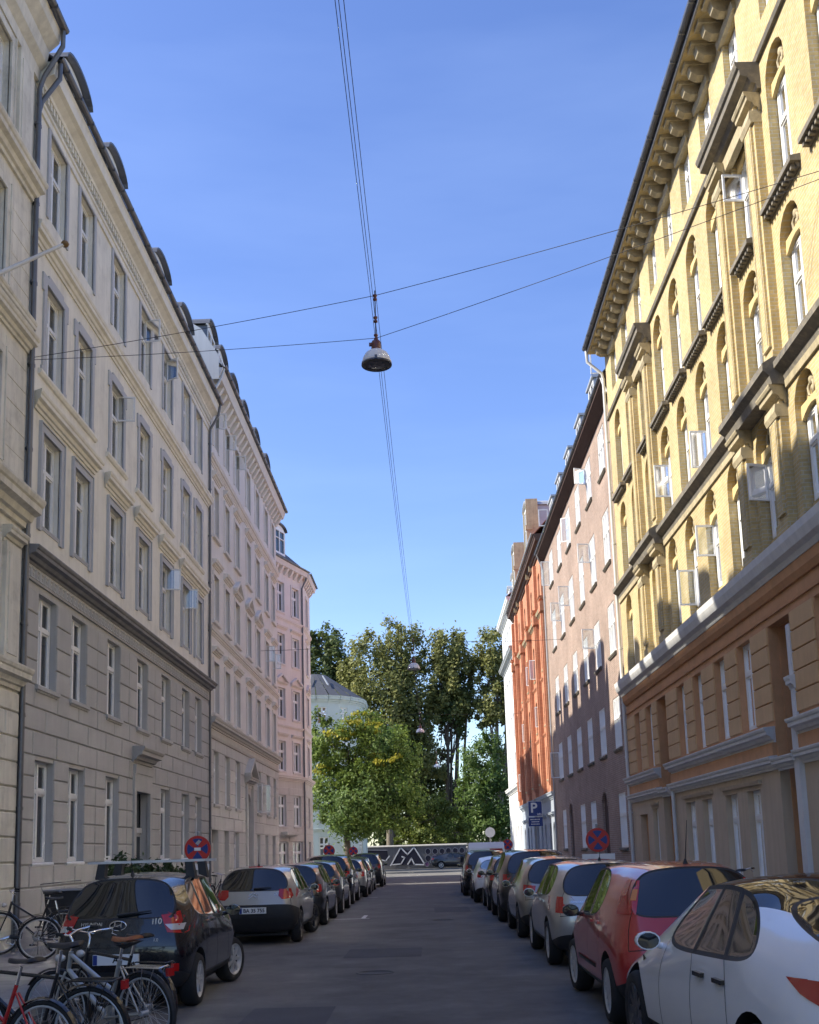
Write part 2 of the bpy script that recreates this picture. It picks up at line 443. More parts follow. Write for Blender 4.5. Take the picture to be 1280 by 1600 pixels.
def casement(f, parent, w, h, s_hinge, z0, ang, hinge='near', n=.03):
    """an opened sash swung outwards; parent is the window object at the opening's lower near corner"""
    g = MB(); e = .045; sg = 1 if hinge == 'near' else -1
    sa, ca = math.sin(rad(ang)), math.cos(rad(ang))
    def T(x, t, z): return f.R(s_hinge+sg*x*ca-t*sa*sg, n+x*sa+t*ca, z0+z)
    g.T = T
    g.cur = 0
    g.box(0, e, -.02, .02, 0, h); g.box(w-e, w, -.02, .02, 0, h); g.box(e, w-e, -.02, .02, 0, e); g.box(e, w-e, -.02, .02, h-e, h)
    g.cur = 1
    g.add([(e, 0, e), (w-e, 0, e), (w-e, 0, h-e), (e, 0, h-e)], [(0, 1, 2, 3)])
    g.build('open_casement', [M['white'], M['pane']], parent)
def win(f, a, b, c, d, rec=.15, st='cross', fine=True, curtain=.45, sill=None, mat=None):
    w, h = b-a, d-c
    me, panes, allp = window_meshes(f, w, h, st)
    if mat is not None:
        key = (me.name, mat.name)
        if key not in WM:
            m2 = me.copy(); m2.materials[0] = mat; WM[key] = m2
        me = WM[key]
    o = link('window', me, f.root, f.T(a, -rec, c))
    if fine:
        for pme, loc in panes:
            p = link('pane', pme, o, loc)
            p.rotation_euler = (random.uniform(-.006, .006), random.uniform(-.006, .006), random.uniform(-.006, .006))
    else:
        link('pane', allp, o)
    if random.random() < curtain: link('curtain', curtain_mesh(f, w, h, random.choice((0, 0, 1, 2))), o)
    if sill:
        over, proj, th, smat = sill
        k = ('sill', f.key, round(w, 2), sill[:3], smat.name, rec)
        if k not in WM:
            g = f.rb(); g.prism([(0, -th), (rec+proj, -th), (rec+proj, -.03), (rec+proj-.02, -.012), (0, 0.0)], -over, w+over)
            g.prism([(rec, -th-.05), (rec+proj*.6, -th-.05), (rec+proj*.75, -th), (rec, -th)], -over*.7, w+over*.7)
            WM[k] = g.mesh('sill', smat)
        link('sill', WM[k], o)
    return o
def gutter(f, s0, s1, n, z, r=.075, mat='zinc'):
    g = f.mb(); prof = [(r*math.cos(math.pi*k/6), -r*math.sin(math.pi*k/6)) for k in range(7)]
    prof = [(n+p[0], z+p[1]) for p in prof]+[(n-p[0]*.9, z-abs(r*.9*math.sqrt(max(0, 1-p[0]*p[0]/r/r)))) for p in prof]
    g.prism(prof, s0, s1)
    s = s0+.4
    while s < s1:
        g.box(s, s+.03, n-r*1.05, n+r*1.05, z-r*1.08, z+.004); s += .9
    return g.build('gutter', M[mat], f.root)
def downpipe(f, pts, r=.05, mat='zinc', rings=1.9):
    g = f.mb(); g.tube(pts, r, 10)
    z0, z1 = pts[-1][2], pts[-2][2]
    z = z0+.8
    while z < z1-.3:
        g.tube([(pts[-1][0], pts[-1][1], z), (pts[-1][0], pts[-1][1], z+.06)], r*1.25, 10); g.box(pts[-1][0]-.015, pts[-1][0]+.015, -.02, pts[-1][1], z, z+.05); z += rings
    return g.build('downpipe', M[mat], f.root)
def shell(f, s0, s1, z1, depth=9.0, mat='dark', ridge=None, roofmat='slate', n0=0.05, pitch_n=4.5, gable='cream', zr0=None):
    """dark room backing, rear and end walls and a pitched roof so that the block is a solid building"""
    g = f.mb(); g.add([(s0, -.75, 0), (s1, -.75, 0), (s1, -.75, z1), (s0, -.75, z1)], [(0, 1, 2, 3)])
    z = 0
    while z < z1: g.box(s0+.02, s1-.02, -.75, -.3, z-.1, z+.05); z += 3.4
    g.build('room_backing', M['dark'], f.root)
    g = f.mb()
    for s in (s0+.01, s1-.01):
        zr = ridge if ridge else z1
        pts = [(s, -.001, 0), (s, -.001, z1)]
        if ridge: pts += [(s, -pitch_n, ridge-.03)]
        pts += [(s, -depth, z1), (s, -depth, 0)]
        g.add(pts, [tuple(range(len(pts)))])
    g.add([(s0, -depth, 0), (s1, -depth, 0), (s1, -depth, z1), (s0, -depth, z1)], [(0, 1, 2, 3)])
    g.build('gable_wall', M[gable], f.root, fix=False)
    if ridge:
        g = f.mb(); zr0 = zr0 or z1
        g.prism([(n0, zr0), (n0, zr0+.06), (-pitch_n, ridge+.06), (-depth-.2, z1+.06), (-depth-.2, z1), (-pitch_n, ridge)], s0, s1)
        rf = g.build('roof', M[roofmat], f.root)
        return rf
def dormer(f, roof, s0, s1, nf, z0, z1, arched=True, cheek='zinc', face='white', hang=.14, back=2.2, topm='zinc'):
    """roof window house: face frame, pane, cheeks and a hood, children of the roof"""
    cs, hw = (s0+s1)/2, (s1-s0)/2
    g = f.mb(); g.box(s0, s0+.09, nf-back, nf, z0, z1); g.box(s1-.09, s1, nf-back, nf, z0, z1); g.build('dormer_cheek', M[cheek], roof)
    g = f.mb(); a, b, c, d = s0+.09, s1-.09, z0+.1, z1-.04
    for q in ((a, a+.1, z0, z1), (b-.1, b, z0, z1), (a+.1, b-.1, z0, c+.06), (a+.1, b-.1, d-.08, z1), (cs-.05, cs+.05, c+.06, d-.08), (a+.1, cs-.05, c+(d-c)*.62, c+(d-c)*.62+.06), (cs+.05, b-.1, c+(d-c)*.62, c+(d-c)*.62+.06)):
        g.box(q[0], q[1], nf-.08, nf+.02, q[2], q[3])
    if arched:
        pts = [(s0, nf-.05, z1)]+[(cs-hw*math.cos(math.pi*k/8), nf-.05, z1+.38*math.sin(math.pi*k/8)) for k in range(9)]
        g.add(pts, [tuple(range(len(pts)))])
    g.build('dormer_frame', M[face], roof)
    g = f.mb(); g.add([(a, nf-.05, c), (b, nf-.05, c), (b, nf-.05, d), (a, nf-.05, d)], [(0, 1, 2, 3)]); g.add([(a, nf-.5, z0), (b, nf-.5, z0), (b, nf-.5, z1), (a, nf-.5, z1)], [(0, 1, 2, 3)]) if False else None
    g.build('pane', M['carglass'], roof)
    g = f.mb()
    if arched:
        n = 10; vs = []
        for k in range(n+1):
            t = math.pi*k/n
            for rr, zz in ((hw+hang, .38+.10), (hw+hang-.02, .38+.02)):
                for nn in (nf-back, nf+hang): vs.append((cs-rr*math.cos(t), nn, z1+zz*math.sin(t)))
        fs = []
        for k in range(n):
            i, j = 4*k, 4*k+4
            fs += [(i, i+1, j+1, j), (i+2, j+2, j+3, i+3), (i+1, i+3, j+3, j+1), (i, j, j+2, i+2)]
        fs += [(0, 2, 3, 1), (4*n, 4*n+1, 4*n+3, 4*n+2)]
        g.add(vs, fs, False)
    else:
        g.prism([(nf+hang, z1), (nf+hang, z1+.10), (nf-back, z1+.10), (nf-back, z1)], s0-hang, s1+hang)
    g.build('dormer_hood', M[topm], roof)
def chimney(f, roof, s, n, z0, z1, w=.6, mat='brbrick'):
    g = f.mb(); g.box(s-w/2, s+w/2, n-.35, n+.35, z0, z1); g.box(s-w/2-.06, s+w/2+.06, n-.41, n+.41, z1, z1+.12)
    g.box(s-w/2+.1, s-.05, n-.15, n+.15, z1+.12, z1+.4); g.box(s+.05, s+w/2-.1, n-.15, n+.15, z1+.12, z1+.4)
    g.build('chimney', M[mat], roof)
def mould(f, name, prof, s0, s1, mat, ret=0.0):
    g = f.mb(); g.prism(prof, s0, s1, ret)
    return g.build(name, M[mat], f.root)
def cornice_prof(n, z0, z1):
    """stepped and curved section, back at n=-.02"""
    h = z1-z0
    return [(-.02, z0), (n*.18, z0), (n*.22, z0+h*.18), (n*.40, z0+h*.22), (n*.52, z0+h*.42), (n*.82, z0+h*.50), (n*.84, z0+h*.72), (n*.93, z0+h*.78), (n, z0+h*.92), (n, z0+h), (-.02, z0+h+.03)]
# ---------------------------------------------------------------- ground
XL, XR, KL, KR = -8.3, 7.0, -4.86, 3.96
def sheet(name, x0, x1, y0, y1, z, mat, kind='structure'):
    g = MB(); g.add([(x0, y0, z), (x1, y0, z), (x1, y1, z), (x0, y1, z)], [(0, 1, 2, 3)])
    return tag(g.build(name, mat, fix=False), kind=kind)
sheet('ground', -1500, 1500, -300, 2500, -.03, pm('far_ground', (.11, .11, .085), .95, .3, .02))
sheet('road', KL, KR, -30, 98, 0.0, M['asphalt'])
sheet('cross_road', -60, 60, 98, 113.2, 0.004, M['asphalt'])
for x0, x1, y0, y1 in ((-1.6, -.2, 19.6, 21.4), (.1, 1.2, 33, 36), (-2.2, -1.2, 12.2, 13.6)):
    sheet('road_patch', x0, x1, y0, y1, .003, pm('asphalt_patch', (.095, .095, .10), .9, .15, 1.2, .5, 120, spec=.25))
def pavement(name, x0, x1, y0, y1, kx):
    g = MB(); g.box(x0, x1, y0, y1, -.02, .115)
    p = tag(g.build(name, M['paver']), kind='structure')
    g = MB(); a, b = (kx-.15, kx) if kx < 0 else (kx, kx+.15)
    y = y0
    while y < y1:
        e = min(y+1.2, y1); g.box(a, b, y+.004, e-.004, -.02, .128); y = e
    tag(g.build('kerb', M['kerb']), kind='structure')
    return p
pl = pavement('pavement_left', XL-.6, KL-.152, -30, 62, KL)
pavement('pavement_right', KR+.152, XR+1.2, -30, 97, KR)
pavement('pavement_left', -9.5, KL-.152, 70, 97, KL)
# slabs near the camera are laid one by one
sm = {}
for k in range(3):
    g = MB(); g.block(-.398, .398, -.308, .308, -.02, .0, .0)
    g = MB(); g.box(-.396, .396, -.306, .306, -.03, 0); sm[k] = g.mesh('paving_slab', pm('paving_slab_%s' % 'abc'[k], ((.31, .30, .285), (.27, .265, .25), (.34, .325, .30))[k], .85, .12, 3, .2, 60))
for i, xc in enumerate((-5.45, -6.25, -7.35)):
    for j in range(28):
        link('paving_slab', sm[random.randrange(3)], pl, (xc, 6.5+j*.622+(.31 if i == 1 else 0), .1215+random.uniform(-.002, .002)))
# painted parking marks
for x0, x1, y0, y1 in ((-2.95, -1.75, 31.0, 31.12), (-2.0, -1.88, 31.2, 32.6), (-2.95, -2.2, 45.0, 45.15)):
    sheet('parking_mark', x0, x1, y0, y1, .005, pm('worn_road_paint', (.55, .55, .53), .7, .25, 6))
for x, y in ((-.9, 17.2), (.3, 29.5)):
    g = MB(); g.lathe([(.30, .004), (.30, .007), (.26, .007), (.26, .004), (0, .005)], (x, y, 0), n=24)
    mh = g.build('manhole_cover', pm('cast_iron', (.07, .068, .066), .7, .3, 9)); tag(mh, kind='structure')

# ---------------------------------------------------------------- left row of houses
def house(name, loc, label, cat='building'):
    return tag(empty(name, loc), label, cat)

# --- grey and cream house with rusticated lower floors
r = house('apartment_house', (XL, 31.2, 0), 'cream upper and grey rusticated lower apartment house with Greek-key frieze, left side')
f = Fac(r, (XL, 0), (0, 1), (1, 0), 'L')
Y0, Y1 = 21.65, 40.8
cols = [(22.57, 23.75), (24.75, 25.9), (27.6, 28.8), (30.5, 31.7), (33.35, 34.55), (36.2, 37.35), (38.3, 39.4)]
door = (30.35, 31.85)
lower = [(a, b, 1.85, 4.0) for i, (a, b) in enumerate(cols) if i != 3]+[(door[0], door[1], .12, 3.75)]+[(a, b, 5.58, 7.62) for a, b in cols]
upper = [(a, b, c, d) for a, b in cols for c, d in ((9.16, 11.28), (12.66, 14.82), (16.5, 18.62))]
g = f.mb(); wall(g, Y0, Y1, 0, 8.3, lower, .2); wl = g.build('wall', M['grey'], r, fix=False)
g = f.mb(); wall(g, Y0, Y1, 8.3, 19.5, upper, .2); wu = g.build('wall', M['cream'], r, fix=False)
# rusticated blocks, each its own piece of the lower wall
zs = [.75, 1.32, 1.79, 2.25, 2.71, 3.17, 3.63, 4.08, 4.60, 5.10, 5.58, 6.09, 6.60, 7.11, 7.62]
def blocks(f, par, s0, s1, zs, ops, mat, proud=.035, mx=1.5, e=.018, gap=.012):
    for r_, (z0, z1) in enumerate(zip(zs[:-1], zs[1:])):
        cut = sorted([(o[0], o[1]) for o in ops if o[2] < z1-.03 and o[3] > z0+.03]); x = s0; spans = []
        for a, b in cut:
            if a > x+.05: spans.append((x, a))
            x = max(x, b)
        if s1 > x+.05: spans.append((x, s1))
        for a, b in spans:
            n = max(1, math.ceil((b-a)/mx)); off = 0
            cutsx = [a+(b-a)*i/n for i in range(n+1)]
            if n > 2 and r_ % 2: cutsx = [a]+[a+(b-a)*(i+.5)/n for i in range(n)]+[b]
            for p, q in zip(cutsx[:-1], cutsx[1:]):
                g = f.mb(); g.block(p+gap, q-gap, -.01, proud+random.uniform(-.003, .003), z0+gap, z1-gap, e)
                o = g.build('block', mat, par, fix=False); o.parent = par
                # mesh vertices are in the building's frame, and the wall sits at the building's origin
blocks(f, wl, Y0+.02, Y1-.02, zs, lower, M['grey'])
mould(f, 'plinth', [(-.02, .1), (.07, .1), (.07, .68), (.045, .73), (-.02, .73)], Y0, door[0]-.15, 'grey'); mould(f, 'plinth', [(-.02, .1), (.07, .1), (.07, .68), (.045, .73), (-.02, .73)], door[1]+.15, Y1, 'grey')
for i, (a, b) in enumerate(cols):
    if i != 3: win(f, a, b, 1.85, 4.0, .17, 'high', curtain=.8, sill=(.06, .05, .07, M['white']))
    o1 = win(f, a, b, 5.60, 7.62, .17, 'cross', curtain=.5, sill=(.12, .10, .11, M['grey']))
    w2 = win(f, a, b, 9.18, 11.28, .17, 'cross', curtain=.4, sill=(.02, .03, .06, M['surround']))
    w3 = win(f, a, b, 12.68, 14.82, .17, 'cross', curtain=.35)
    w4 = win(f, a, b, 16.5, 18.62, .17, 'cross', curtain=.3)
    W = b-a
    # plain, eared and full-height grey surrounds
    for nm, c, d, ear in (('surround', 9.0, 11.28, 0), ('surround', 12.62, 14.82, 1), ('surround', 16.42, 18.62, 2)):
        g = f.mb(); e = .17 if ear < 2 else .13
        g.box(a-e, a, -.02, .045, c, d); g.box(b, b+e, -.02, .045, c, d)
        if ear < 2: g.box(a-e, b+e, -.02, .045, d, d+.17)
        else: g.box(a-e, b+e, -.02, .045, d, d+.035)
        if ear == 1:
            g.box(a-e-.09, a-e, -.02, .045, d-.25, d+.17); g.box(b+e, b+e+.09, -.02, .045, d-.25, d+.17); g.box(a+.1, b-.1, -.02, .045, d+.17, d+.26); g.box(a-e-.06, a-e, -.02, .045, c, c+.15); g.box(b+e, b+e+.06, -.02, .045, c, c+.15)
        if ear == 0:
            g.box(a-e-.03, a-e, -.02, .075, c, d+.2); g.box(b+e, b+e+.03, -.02, .075, c, d+.2); g.box(a-e, b+e, -.02, .075, d+.17, d+.2)
        g.build(nm, M['surround'], r)
    if i in (4, 5): casement(f, w2, W*.42, .72, W-.1, 1.42, 100, 'far')
    if i == 2: casement(f, w3, W*.42, .74, W-.1, 1.40, 98, 'far')
    if i in (3, 4): casement(f, w4, W*.42, .74, W-.1, 1.40, 82 if i == 3 else 60, 'far')
# hoods: the end pairs share one
for a, b in ((21.95, 26.35), (27.1, 29.3), (30.0, 32.2), (32.85, 35.05), (35.7, 39.9)):
    mould(f, 'window_hood', cornice_prof(.24, 11.62, 12.0), a+.1, b-.1, 'cream', .8)
for a, b in ((22.2, 26.3), (27.25, 29.15), (30.15, 32.05), (33.0, 34.9), (35.85, 39.75)):
    mould(f, 'sill_band', [(-.02, 12.48), (.05, 12.5), (.09, 12.56), (.09, 12.62), (-.02, 12.64)], a, b, 'cream')
mould(f, 'belt_course', cornice_prof(.22, 15.45, 15.85), Y0, Y1, 'cream')
mould(f, 'architrave', [(-.02, 18.66), (.05, 18.66), (.05, 18.82), (.09, 18.84), (.09, 18.92), (-.02, 18.94)], Y0, Y1, 'cream')
g = f.mb(); s = Y0+.06
while s < Y1-.1: g.box(s, s+.095, -.02, .12, 19.0, 19.18); s += .19
tag(g.build('dentils', M['cream'], r), kind='stuff')
mould(f, 'cornice', [(-.02, 19.18), (.14, 19.18), (.16, 19.26), (.30, 19.36), (.40, 19.40), (.42, 19.62), (.46, 19.70), (-.02, 19.74)], Y0, Y1, 'cream')
gutter(f, Y0, Y1, .53, 19.82, .085)
downpipe(f, [(Y1-.12, .5, 19.75), (Y1-.1, .42, 19.3), (Y1-.08, .1, 18.75), (Y1-.06, .07, 18.5), (Y1-.06, .07, .2)], .05)
downpipe(f, [(Y0+.12, .5, 19.75), (Y0+.1, .50, 19.35), (Y0+.06, .12, 18.75), (Y0+.03, .07, 18.5), (Y0+.03, .07, .2)], .055)
# frieze with a key pattern under the dark cornice
mould(f, 'frieze', [(-.02, 7.78), (.05, 7.78), (.05, 8.1), (-.02, 8.1)], Y0, Y1, 'grey')
g = f.mb(); s = Y0+.1
while s < Y1-.3:
    for p, q, c, d in ((0, .20, .19, .22), (0, .03, 0, .19), (.03, .15, 0, .03), (.12, .15, .03, .13), (.06, .12, .10, .13), (.20, .24, 0, .03), (.20, .23, .03, .22)):
        g.box(s+p, s+q, .045, .068, 7.83+c, 7.83+d)
    s += .27
tag(g.build('key_pattern', M['greyl'], r), kind='stuff')
mould(f, 'cornice', cornice_prof(.36, 8.1, 8.42), Y0-.05, Y1, 'darkcor')
# entrance
g = f.mb(); a, b = door
g.box(a-.22, a, -.02, .10, .12, 4.25); g.box(b, b+.22, -.02, .10, .12, 4.25); g.box(a, b, -.02, .10, 3.75, 4.25); g.prism([(-.02, 4.25), (.12, 4.25), (.14, 4.5), (-.02, 4.5)], a-.2, b+.2)
sr = g.build('door_surround', M['grey'], r)
mould(f, 'door_canopy', cornice_prof(.42, 4.55, 4.98), a-.28, b+.28, 'grey', .3)
g = f.mb(); g.box(a, b, -.26, -.2, .12, 2.6); g.box(a+.08, (a+b)/2-.04, -.2, -.18, .3, 1.2); g.box((a+b)/2+.04, b-.08, -.2, -.18, .3, 1.2); g.box(a, b, -.26, -.15, 2.6, 2.75)
dr = g.build('door', M['greyl'], r)
g = f.mb(); g.add([(a, -.22, 2.75), (b, -.22, 2.75), (b, -.22, 3.75), (a, -.22, 3.75)], [(0, 1, 2, 3)]); g.build('pane', M['carglass'], dr)
g = f.mb(); g.add([(a+.12, -.17, 1.3), ((a+b)/2-.08, -.17, 1.3), ((a+b)/2-.08, -.17, 2.5), (a+.12, -.17, 2.5)], [(0, 1, 2, 3)]); g.add([((a+b)/2+.08, -.17, 1.3), (b-.12, -.17, 1.3), (b-.12, -.17, 2.5), ((a+b)/2+.08, -.17, 2.5)], [(0, 1, 2, 3)]); g.build('pane', M['carglass'], dr)
g = f.mb(); g.tube([((a+b)/2+.06, -.12, 1.1), ((a+b)/2+.06, -.12, 1.25)], .02); g.build('handle', M['chrome'], dr)
roof = shell(f, Y0, Y1, 19.6, 10, ridge=23.2, n0=.45, pitch_n=4.2, zr0=19.72)
for a, b in ((24.1, 25.9), (27.6, 29.3), (33.0, 34.9), (36.6, 38.6)):
    dormer(f, roof, a, b, -.25, 20.3, 21.75, arched=True, cheek='zinc', face='white', topm='zinc')
for s in (30.6, 21.9): chimney(f, roof, s, -4.2, 22.6, 24.6)

# --- aged cream house at the picture's left edge
r = house('apartment_house', (XL, 8, 0), 'aged cream stuccoed house with heavy cornices and flagpole at far left edge')
f = Fac(r, (XL, 0), (0, 1), (1, 0), 'L')
Y0, Y1 = -12.0, 21.6
c0 = [(y, y+1.2) for y in (-10.2, -7.6, -5.0, -2.4, .2, 2.8, 5.4, 8.0, 10.6, 13.2, 15.8)]+[(18.9, 20.15)]
flo = [(1.7, 4.1), (5.95, 8.1), (9.85, 12.0), (13.6, 15.6), (16.9, 19.0)]
ops = [(a, b, c, d) for a, b in c0 for c, d in flo]
g = f.mb(); wall(g, Y0, Y1, 0, 20.3, ops, .22); wl = g.build('wall', M['cream0'], r, fix=False)
for a, b in c0:
    nr = a > 12
    for k, (c, d) in enumerate(flo):
        wo = win(f, a, b, c, d, .18, 'cross', fine=nr, curtain=.4 if nr else 0, sill=(.1, .08, .1, M['cream0']) if nr else None)
        if nr:
            g = f.mb(); g.box(a-.16, a, -.02, .05, c-.05, d); g.box(b, b+.16, -.02, .05, c-.05, d); g.box(a-.16, b+.16, -.02, .05, d, d+.18)
            g.box(a-.20, a-.16, -.02, .075, c-.05, d+.2); g.box(b+.16, b+.20, -.02, .075, c-.05, d+.2)
            g.build('surround', M['cream0'], r)
blocks(f, wl, 15.9, Y1-.04, [.8, 1.35, 1.85, 2.35, 2.85, 3.35, 3.85, 4.35, 4.85, 5.25], [(a, b, c, d) for a, b in c0 for c, d in flo[:1]], M['cream0'], .05, 1.6, .022)
blocks(f, wl, 20.4, Y1-.04, [9.7+.5*k for k in range(6)]+[12.5], [], M['cream0'], .012, 3, .008, .008)
blocks(f, wl, 20.4, Y1-.04, [13.4+.5*k for k in range(6)], [], M['cream0'], .012, 3, .008, .008)
for z0, z1, n in ((5.3, 5.75, .32), (8.75, 9.35, .46), (12.65, 13.0, .26), (13.05, 13.35, .2), (16.2, 16.65, .34)):
    mould(f, 'belt_course', cornice_prof(n, z0, z1), Y0, Y1, 'cream0', .15)
for s in (17.6, 20.55):
    g = f.mb(); g.box(s, s+.75, -.02, .10, 5.75, 8.2); g.box(s+.12, s+.63, .10, .12, 5.95, 8.0); g.prism(cornice_prof(.24, 8.2, 8.5), s-.03, s+.78, .3); g.build('pilaster', M['cream0'], r)
    g = f.mb(); g.box(s, s+.75, -.02, .08, 16.7, 19.2); g.box(s+.1, s+.65, .08, .1, 16.9, 19.0); g.build('pilaster', M['cream0'], r)
mould(f, 'cornice', [(-.02, 19.2), (.08, 19.2), (.10, 19.45), (.25, 19.6), (.30, 19.9), (.52, 20.1), (.58, 20.35), (-.02, 20.4)], Y0, Y1, 'cream0')
gutter(f, Y0, Y1, .66, 20.42, .09)
downpipe(f, [(Y1-.1, .64, 20.35), (Y1-.05, .62, 20.0), (Y1, .2, 19.3), (Y1, .10, 19.0), (Y1, .09, .2)], .055)
roof = shell(f, Y0, Y1, 20.2, 10, ridge=25.6, n0=.56, pitch_n=4.4, zr0=20.38)
for s in (20.2, 17.0, 13.8, 10.6): dormer(f, roof, s-.9, s+.9, -.3, 21.0, 22.5, cheek='cream0')
for s in (19.0, 9.0, -1.0): chimney(f, roof, s, -4.4, 25.0, 27.2)
r = tag(empty('flagpole', (XL+.05, 19.3, 13.1)), 'white flagpole with brass-brown knob slanting out from the cream house', 'flagpole')
g = MB(); g.tube([(0, 0, 0), (1.15, .95, 1.25)], [.05, .035], 10); g.build('pole', M['whitetrim'], r)
g = MB(); g.lathe([(0, -.06), (.06, -.05), (.085, 0), (.06, .05), (0, .06)], (1.17, .965, 1.27), n=12); g.build('knob', pm('brass_brown', (.22, .13, .05), .5, .2, 9), r)
g = MB(); g.box(-.08, .03, -.12, .12, -.16, .12); g.build('bracket', M['steel'], r)

# --- pale pinkish house
r = house('apartment_house', (XL, 50, 0), 'pale pinkish stucco house with pediment windows beside the grey rusticated house')
f = Fac(r, (XL, 0), (0, 1), (1, 0), 'L')
Y0, Y1 = 40.82, 60.0
cols = [(41.7, 42.75), (44.1, 45.15), (46.5, 47.65), (49.6, 50.8), (52.4, 53.6), (55.5, 56.6), (58.0, 59.0)]
dr_ = (49.2, 50.7)
low = [(41.4, 42.6, .12, 2.9), (43.9, 44.9, .12, 2.9), (46.1, 47.3, 1.2, 2.85), (52.2, 53.3, 1.0, 2.85), (54.9, 55.9, 1.0, 2.85), (57.4, 58.6, .12, 2.85), (dr_[0], dr_[1], .12, 4.7, .55)]
low += [(a, b, 3.9, 5.95) for i, (a, b) in enumerate(cols) if i != 3]
upp = [(a, b, c, d) for a, b in cols for c, d in ((7.5, 9.5), (11.2, 13.05), (14.7, 16.72), (18.5, 20.3))]
g = f.mb(); wall(g, Y0, Y1, 0, 6.75, low, .2); wl = g.build('wall', M['pinkgrey'], r, fix=False)
g = f.mb(); wall(g, Y0, Y1, 6.75, 21.0, upp, .2); g.build('wall', M['pink'], r, fix=False)
blocks(f, wl, Y0+.02, Y1-.02, [.3, .85, 1.35, 1.85, 2.37, 2.87, 3.4, 3.9, 4.42, 4.93, 5.44, 5.95, 6.4], low, M['pinkgrey'], .025, 2.4, .015)
for i, (a, b) in enumerate(cols):
    if i != 3:
        w1 = win(f, a, b, 3.9, 5.95, .16, 'cross', fine=False, sill=(.1, .1, .1, M['pinkgrey']))
        if i == 4: casement(f, w1, .62, 1.35, b-a, .06, 95, 'far'); casement(f, w1, .5, 1.35, 0, .06, 120, 'near')
    for k, (c, d) in enumerate(((7.5, 9.5), (11.2, 13.05), (14.7, 16.72), (18.5, 20.3))):
        wo = win(f, a, b, c, d, .16, 'cross', fine=False, curtain=.6, mat=M['pink'] if False else None)
        g = f.mb(); e = .14
        g.box(a-e, a, -.02, .05, c-.08, d); g.box(b, b+e, -.02, .05, c-.08, d); g.box(a-e, b+e, -.02, .05, d, d+.14)
        if k < 3: g.prism([(-.02, c-.18), (.12, c-.18), (.14, c-.08), (-.02, c-.08)], a-e-.06, b+e+.06)
        if k in (0, 2) or (k == 1 and i in (0, 1, 5, 6)): g.prism(cornice_prof(.22, d+.3, d+.55), a-e-.1, b+e+.1)
        if k == 1 and 2 <= i <= 4:
            g.prism(cornice_prof(.2, d+.25, d+.40), a-e-.1, b+e+.1)
            g.poly([(a-e-.15, -.02, d+.40), (b+e+.15, -.02, d+.40), ((a+b)/2, -.02, d+.92)], (0, 0, 0)) if False else None
            mid = (a+b)/2
            for p, q in ((a-e-.18, mid), (b+e+.18, mid)):
                lo, hi = min(p, q), max(p, q); za, zb = (d+.40, d+.9) if p < q else (d+.9, d+.40)
                g.add([(lo, -.02, za), (hi, -.02, zb), (hi, .2, zb), (lo, .2, za), (lo, -.02, za+.14), (hi, -.02, zb+.14), (hi, .2, zb+.14), (lo, .2, za+.14)], [(0, 1, 2, 3), (4, 5, 6, 7), (0, 1, 5, 4), (1, 2, 6, 5), (2, 3, 7, 6), (3, 0, 4, 7)])
            g.add([(a-e-.1, .03, d+.40), (b+e+.1, .03, d+.40), (mid, .03, d+.92)], [(0, 1, 2)])
        g.build('surround', M['pink'], r)
        if k == 1 and i in (5, 6): casement(f, wo, .5, .85, b-a, .9, 95, 'far')
        if k == 3 and i in (0, 1, 2): casement(f, wo, .48, .7, b-a, 1.05, 90, 'far')
for (a, b, c, d) in low[2:5]: win(f, a, b, c, d, .16, 'cross', fine=False)
for a, b, c, d in (low[0], low[1], low[5]):
    g = f.mb(); g.box(a, b, -.24, -.18, c, d-.5); g.box(a+.1, b-.1, -.18, -.16, c+.2, c+1.1); g.build('door', M['pinkgrey'], r)
    g = f.mb(); g.add([(a, -.2, d-.5), (b, -.2, d-.5), (b, -.2, d), (a, -.2, d)], [(0, 1, 2, 3)]); g.build('fanlight', M['carglass'], r)
a, b = dr_
g = f.mb(); g.box(a, b, -.25, -.19, .12, 4.7); g.box(a+.12, a+.68, -.19, -.17, .4, 2.0); g.box(b-.68, b-.12, -.19, -.17, .4, 2.0); g.build('door', M['greyl'], r)
g = f.mb(); g.box(a-.25, a, -.02, .12, .12, 5.1); g.box(b, b+.25, -.02, .12, .12, 5.1); g.prism(cornice_prof(.34, 5.1, 5.4), a-.4, b+.4)
mid = (a+b)/2
for p, q, za, zb in ((a-.5, mid, 5.4, 6.15), (mid, b+.5, 6.15, 5.4)):
    g.add([(p, -.02, za), (q, -.02, zb), (q, .32, zb), (p, .32, za), (p, -.02, za+.18), (q, -.02, zb+.18), (q, .32, zb+.18), (p, .32, za+.18)], [(0, 1, 2, 3), (4, 5, 6, 7), (0, 1, 5, 4), (1, 2, 6, 5), (2, 3, 7, 6), (3, 0, 4, 7)])
g.add([(a-.4, .05, 5.4), (b+.4, .05, 5.4), (mid, .05, 6.15)], [(0, 1, 2)])
g.build('door_pediment', M['pinkgrey'], r)
mould(f, 'belt_course', [(-.02, 6.40), (.06, 6.40), (.10, 6.50), (-.02, 6.52)], Y0, Y1, 'pinkgrey')
mould(f, 'belt_course', cornice_prof(.3, 6.8, 7.18), Y0, Y1, 'pinkgrey')
mould(f, 'belt_course', cornice_prof(.16, 10.5, 10.78), Y0, Y1, 'pink')
mould(f, 'belt_course', cornice_prof(.2, 17.5, 17.8), Y0, Y1, 'pink')
for k in range(26):
    s = Y0+.45+k*.735; g = f.mb(); g.prism([(-.02, 20.55), (.10, 20.55), (.30, 20.85), (.40, 21.05), (-.02, 21.05)], s-.12, s+.12); g.build('bracket', M['pink'], r)
mould(f, 'cornice', [(-.02, 21.05), (.45, 21.05), (.5, 21.2), (.58, 21.4), (-.02, 21.42)], Y0, Y1, 'pink')
gutter(f, Y0, Y1, .64, 21.5, .09)
